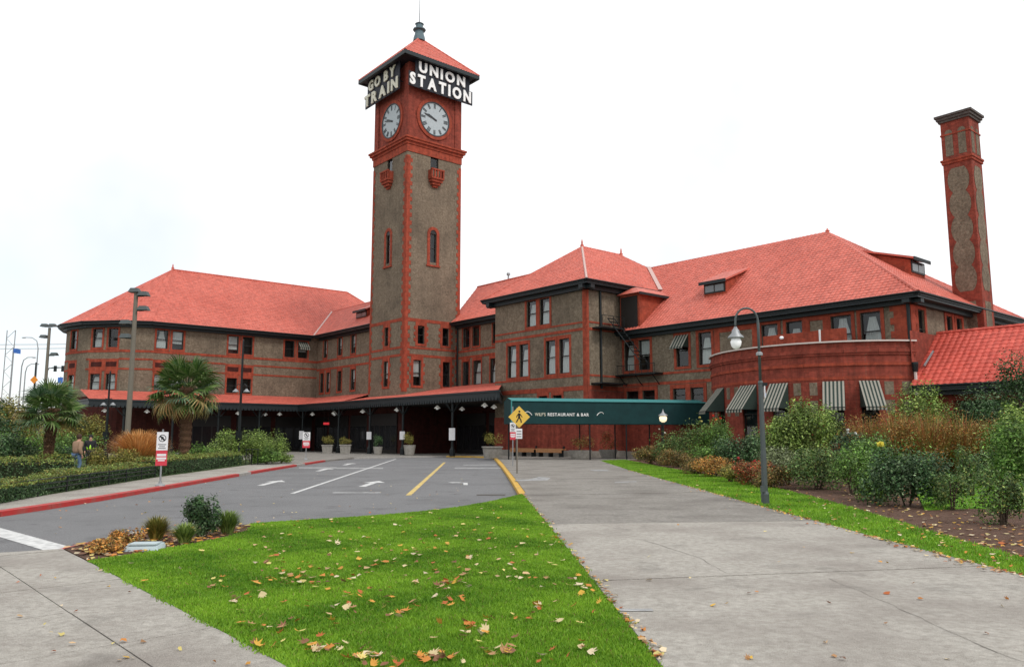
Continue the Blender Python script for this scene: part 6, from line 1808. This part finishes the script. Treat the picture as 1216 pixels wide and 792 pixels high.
# tall floodlight poles, lamp posts and far street things on the left
def flood_pole(px, D, top_py, label, fixtures, r0=0.17):
    x, y = sp(px, D); h = hz(top_py, D)
    r = empty('floodlight_pole', (x, y, 0), 0, label, 'light pole', 'tall wooden floodlight poles')
    MB().tube([(0, 0, -0.1), (0.02, 0, h * .5), (0, 0, h)], [r0, r0 * .85, r0 * .7], 10).build('pole', 'pole_grey', r)
    for dx, z, tilt in fixtures:
        f = MB().box(min(dx, 0), max(dx, 0), -0.04, 0.04, h - z - 0.04, h - z + 0.04).build('arm', 'iron', r)
        MB().hexa([(dx - .38, -.3, h - z + .02), (dx + .38, -.3, h - z + .02), (dx + .38, .3, h - z + .02), (dx - .38, .3, h - z + .02), (dx - .25, -.2, h - z + .32), (dx + .25, -.2, h - z + .32), (dx + .25, .2, h - z + .32), (dx - .25, .2, h - z + .32)]).build('floodlight', 'lamp_metal', r)
    return r
flood_pole(151, 56, 345, 'tall wooden floodlight pole standing before the left wing', [(-0.1, 0.0, 0), (0.55, 0.25, 0), (0.6, 1.3, 0), (-0.6, 2.3, 0), (-0.55, 3.3, 0)], 0.2)
flood_pole(49, 84, 388, 'wooden floodlight pole at the left beyond the short palm', [(-0.55, -0.1, 0), (0.3, -0.1, 0), (-0.55, 1.1, 0), (0.7, 3.0, 0)], 0.2)

def bell_lamp(px, D, top_py, lamp_py, label):
    x, y = sp(px, D); h = hz(top_py, D); zl = hz(lamp_py, D)
    r = empty('lamp_post', (x, y, 0), 0, label, 'lamp post', 'dark posts with bell lamps')
    MB().lathe([(0.22, 0), (0.22, 0.5), (0.15, 0.6), (0.10, 0.9), (0.075, zl), (0.06, h - .1), (0.01, h)], 10).build('pole', 'iron', r)
    MB().box(-0.16, 0.16, -0.2, 0.1, 1.55, 2.1).build('control_box', 'iron', r)
    for s in (-1, 1):
        MB().tube([(0, 0, zl + .35), (s * .2, 0, zl + .42), (s * .34, 0, zl + .3), (s * .34, 0, zl + .12)], 0.025, 6).build('arm', 'iron', r)
        MB().lathe([(0.04, .13), (0.08, .08), (0.2, -.05), (0.22, -.08), (0.15, -.06)], 12, (s * .34, 0, zl)).build('lamp_shade', 'galv', r, True)
    return r
bell_lamp(284, 50, 402, 464, 'dark lamp post with grey bell lamps at the far hedge end')
bell_lamp(126, 58, 440, 480, 'dark lamp post with bell lamps before the left wing end')

def arm_light(px, D, top_py, reach, label):
    x, y = sp(px, D); h = hz(top_py, D)
    r = empty('street_light', (x, y, 0), 0, label, 'street light', 'far street lights at the left')
    MB().tube([(0, 0, -.1), (0, 0, h * .9), (reach * .12, 0, h * .97), (reach * .45, 0, h), (reach, 0, h + .05)], [.14, .1, .08, .07, .06], 8).build('pole', 'galv', r)
    MB().lathe([(0.05, .1), (.3, .05), (.34, -.05), (.1, -.12)], 8, (reach, 0, h)).build('lamp_head', 'galv', r)
arm_light(19, 130, 424, 1.9, 'far grey street light with short curved arm, leftmost'); arm_light(24, 140, 432, 2.0, 'far grey street light, second from left')
arm_light(37, 135, 400, -2.6, 'taller far street light reaching left'); arm_light(75, 150, 436, -2.8, 'far street light just left of the wing end')
x, y = sp(36, 122); r = empty('warning_sign', (x, y, 0), 0, 'orange diamond road sign far at the left', 'sign')
MB().tube([(0, 0, -.1), (0, 0, hz(430, 122))], .12, 8).build('pole', 'iron', r)
cz = hz(451, 122); MB().prism([(-.62, -.2, cz), (0, -.2, cz - .62), (.62, -.2, cz), (0, -.2, cz + .62)], [(-.62, -.16, cz), (0, -.16, cz - .62), (.62, -.16, cz), (0, -.16, cz + .62)]).build('diamond_plate', 'sign_orange', r)
x, y = sp(7, 125); r = empty('flag_pole', (x, y, 0), 0, 'far pole flying a blue flag at the left edge', 'flagpole')
MB().tube([(0, 0, -.1), (0, 0, hz(412, 125))], [.1, .06], 8).build('pole', 'galv', r)
fv = MB(); zf = hz(413, 125)
for k in range(7): fv.v += [(k * .19 + .05, .12 * math.sin(k * 1.1), zf - .03 * k), (k * .19 + .05, .12 * math.sin(k * 1.1 + .4), zf - .72 - .03 * k)]
fv.f += [(2 * k, 2 * k + 2, 2 * k + 3, 2 * k + 1) for k in range(6)]
fv.build('flag', 'flag', r)
x, y = sp(67, 140); r = empty('bus_stop_sign', (x, y, 0), 0, 'small blue sign on a pole left of the wing', 'sign')
MB().tube([(0, 0, -.1), (0, 0, hz(447, 140))], .07, 6).build('pole', 'galv', r); MB().box(-.45, .45, -.12, -.08, hz(455, 140), hz(448, 140)).build('plate', 'flag', r)
x, y = sp(58, 125); r = empty('traffic_signal', (x, y, 0), 0, 'far traffic signal mast with hanging signal heads', 'traffic light')
MB().tube([(-1.0, 0, -.1), (-1.0, 0, hz(440, 125)), (-.8, 0, hz(437, 125)), (1.9, 0, hz(436, 125))], [.13, .1, .08, .06], 8).build('mast', 'iron', r)
for dx in (.2, 1.4):
    MB().box(dx - .18, dx + .18, -.15, .15, hz(441, 125), hz(434, 125)).build('signal_head', 'iron', r)
# lattice mast at the very edge
x, y = sp(3, 150); r = empty('lattice_mast', (x, y, 0), 0, 'pale lattice mast at the far left edge', 'mast')
h = hz(391, 150)
for sx in (-.8, .8): MB().tube([(sx, 0, 0), (sx, 0, h)], .09, 5).build('leg', 'galv', r)
for k in range(14): MB().tube([(-.8 if k % 2 else .8, 0, h * k / 14), (.8 if k % 2 else -.8, 0, h * (k + 1) / 14)], .05, 4).build('brace', 'galv', r)
# overhead wires: strung from a pole off to the left towards the yard behind the wing
for i, (z, lab) in enumerate(((hz(405, 160), 'upper overhead wire crossing the sky left of the wing'), (hz(410, 160), 'lower overhead wire crossing the sky left of the wing'))):
    mb = MB().tube([(-150 + k * 11, 160, z - 0.6 * math.sin(math.pi * k / 8)) for k in range(9)], 0.045, 4)
    tag(mb.build('overhead_wire', 'iron'), lab, 'wire', 'overhead wires')
for xx, lab in ((-150, 'wire pole beyond the left edge'), (-62, 'wire pole hidden behind the left wing')):
    tag(MB().tube([(xx, 160, 0), (xx, 160, hz(400, 160))], .15, 8).build('wire_pole', 'pole_grey'), lab, 'pole', 'poles carrying the wires')
# far parapet and low building under the street lights
x, y = sp(30, 150); r = empty('far_building', (x, y, 0), 0, 'low grey building far away under the street lights', 'building')
MB().box(-9, 7, 0, 8, 0, 6.2).build('wall', 'far_wall', r); MB().box(-9.3, 7.3, -.3, 8.3, 6.2, 6.6).build('parapet', 'far_wall', r)
for k in range(6): MB().box(-8 + k * 2.4, -6.6 + k * 2.4, -.06, -.01, 3.2, 5.4).build('window', M['dark_pane'], r)
for k in range(14): MB().box(-9 + k * 1.2, -8.95 + k * 1.2, -.25, -.2, 6.6, 7.6).build('railing_bar', 'iron', r)
MB().box(-9.1, 7.1, -.26, -.19, 7.6, 7.68).build('railing_top', 'iron', r)

# ------------------------------------------------------------------ people
def skin_mesh(name, verts, edges, radii, mat, parent, subdiv=2):
    me = bpy.data.meshes.new(name); me.from_pydata(verts, edges, [])
    o = bpy.data.objects.new(name, me); col.objects.link(o)
    m = o.modifiers.new('skin', 'SKIN'); m.use_smooth_shade = True
    for v, q in zip(me.skin_vertices[0].data, radii): v.radius = q if hasattr(q, '__len__') else (q, q)
    me.skin_vertices[0].data[0].use_root = True
    s = o.modifiers.new('sub', 'SUBSURF'); s.levels = subdiv; s.render_levels = subdiv
    dg = bpy.context.evaluated_depsgraph_get(); out = bpy.data.meshes.new_from_object(o.evaluated_get(dg))
    bpy.data.objects.remove(o); bpy.data.meshes.remove(me)
    out.polygons.foreach_set('use_smooth', [True] * len(out.polygons))
    return link(name, out, mat, parent)
def person(label, x, y, yaw, coat, legs, hair, vest=None, hunch=0.0):
    r = empty('person', (x, y, 0.02), yaw, label, 'person')
    V = [(0, 0, 0.95), (0, 0.01, 1.15), (0, 0.02 - hunch * .3, 1.38), (0, -hunch * .5, 1.50), (0, -0.02 - hunch, 1.60), (0, -0.03 - hunch, 1.70),
         (-.09, 0, .90), (-.10, -.10, .50), (-.10, .04, .09), (-.10, -.12, .04), (.09, 0, .90), (.10, .08, .50), (.10, .22, .12), (.10, .08, .04),
         (-.20, -hunch * .3, 1.42), (-.26, .06, 1.16), (-.25, -.06, .92), (-.25, -.09, .83), (.20, -hunch * .3, 1.42), (.26, -.04, 1.16), (.25, -.16, .94), (.25, -.20, .86)]
    E = [(0, 1), (1, 2), (2, 3), (3, 4), (4, 5), (0, 6), (6, 7), (7, 8), (8, 9), (0, 10), (10, 11), (11, 12), (12, 13), (2, 14), (14, 15), (15, 16), (16, 17), (2, 18), (18, 19), (19, 20), (20, 21)]
    rad = [(.15, .11), (.15, .11), (.16, .11), .06, (.085, .10), (.075, .09), .085, .06, .045, .04, .085, .06, .045, .04, .06, .045, .035, .03, .06, .045, .035, .03]
    skin_mesh('body', V, E, rad, 'skin', r)
    k = [0, 1, 2, 14, 15, 16, 18, 19, 20]
    ci = {v: i for i, v in enumerate(k)}
    ce = [(ci[a], ci[b]) for a, b in E if a in ci and b in ci]
    j = skin_mesh('jacket', [V[i] for i in k], ce, [(.25, .19), (.23, .18), (.23, .17), .11, .09, .075, .11, .09, .075], coat, r)
    k = [0, 6, 7, 8, 10, 11, 12]; ci = {v: i for i, v in enumerate(k)}
    skin_mesh('trousers', [V[i] for i in k], [(ci[a], ci[b]) for a, b in E if a in ci and b in ci], [(.16, .12), .105, .08, .065, .105, .08, .065], legs, r)
    hd = MB().lathe([(.02, .12), (.07, .105), (.10, .05), (.105, -.01), (.10, -.06), (.08, -.1)], 14, (0, 0.012 - hunch, 1.69)).build('hair', hair, r, True)
    if vest:
        skin_mesh('vest', [V[0], V[1], V[2]], [(0, 1), (1, 2)], [(.262, .202), (.245, .195), (.245, .185)], vest, r, 1)
    for s in (-1, 1):      # fingers: short curled chains rooted in the palm
        bx = V[17 if s < 0 else 21]
        for f in range(4):
            MB().tube([(bx[0] + s * .005, bx[1] - .03 + f * .02, bx[2] - .015), (bx[0] + s * .008, bx[1] - .035 + f * .02, bx[2] - .055 - .006 * (f in (1, 2))), (bx[0] - s * .012, bx[1] - .035 + f * .02, bx[2] - .085 - .008 * (f in (1, 2)))], [.010, .009, .007], 6).build('finger', 'skin', r)
        MB().tube([(bx[0] - s * .01, bx[1] - .035, bx[2] + .01), (bx[0] - s * .02, bx[1] - .06, bx[2] - .02), (bx[0] - s * .02, bx[1] - .06, bx[2] - .045)], [.011, .010, .008], 6).build('thumb', 'skin', r)
    return r
person('person in tan jacket and light blue jeans walking behind the hedge', *sp(93, 35), R(150), 'tan', 'jeans', 'hair', None, 0.06)
person('person in bright yellow-green vest standing before the left wing', *sp(108, 43), R(30), 'dark_cloth', 'dark_cloth', 'dark_cloth', 'hivis')
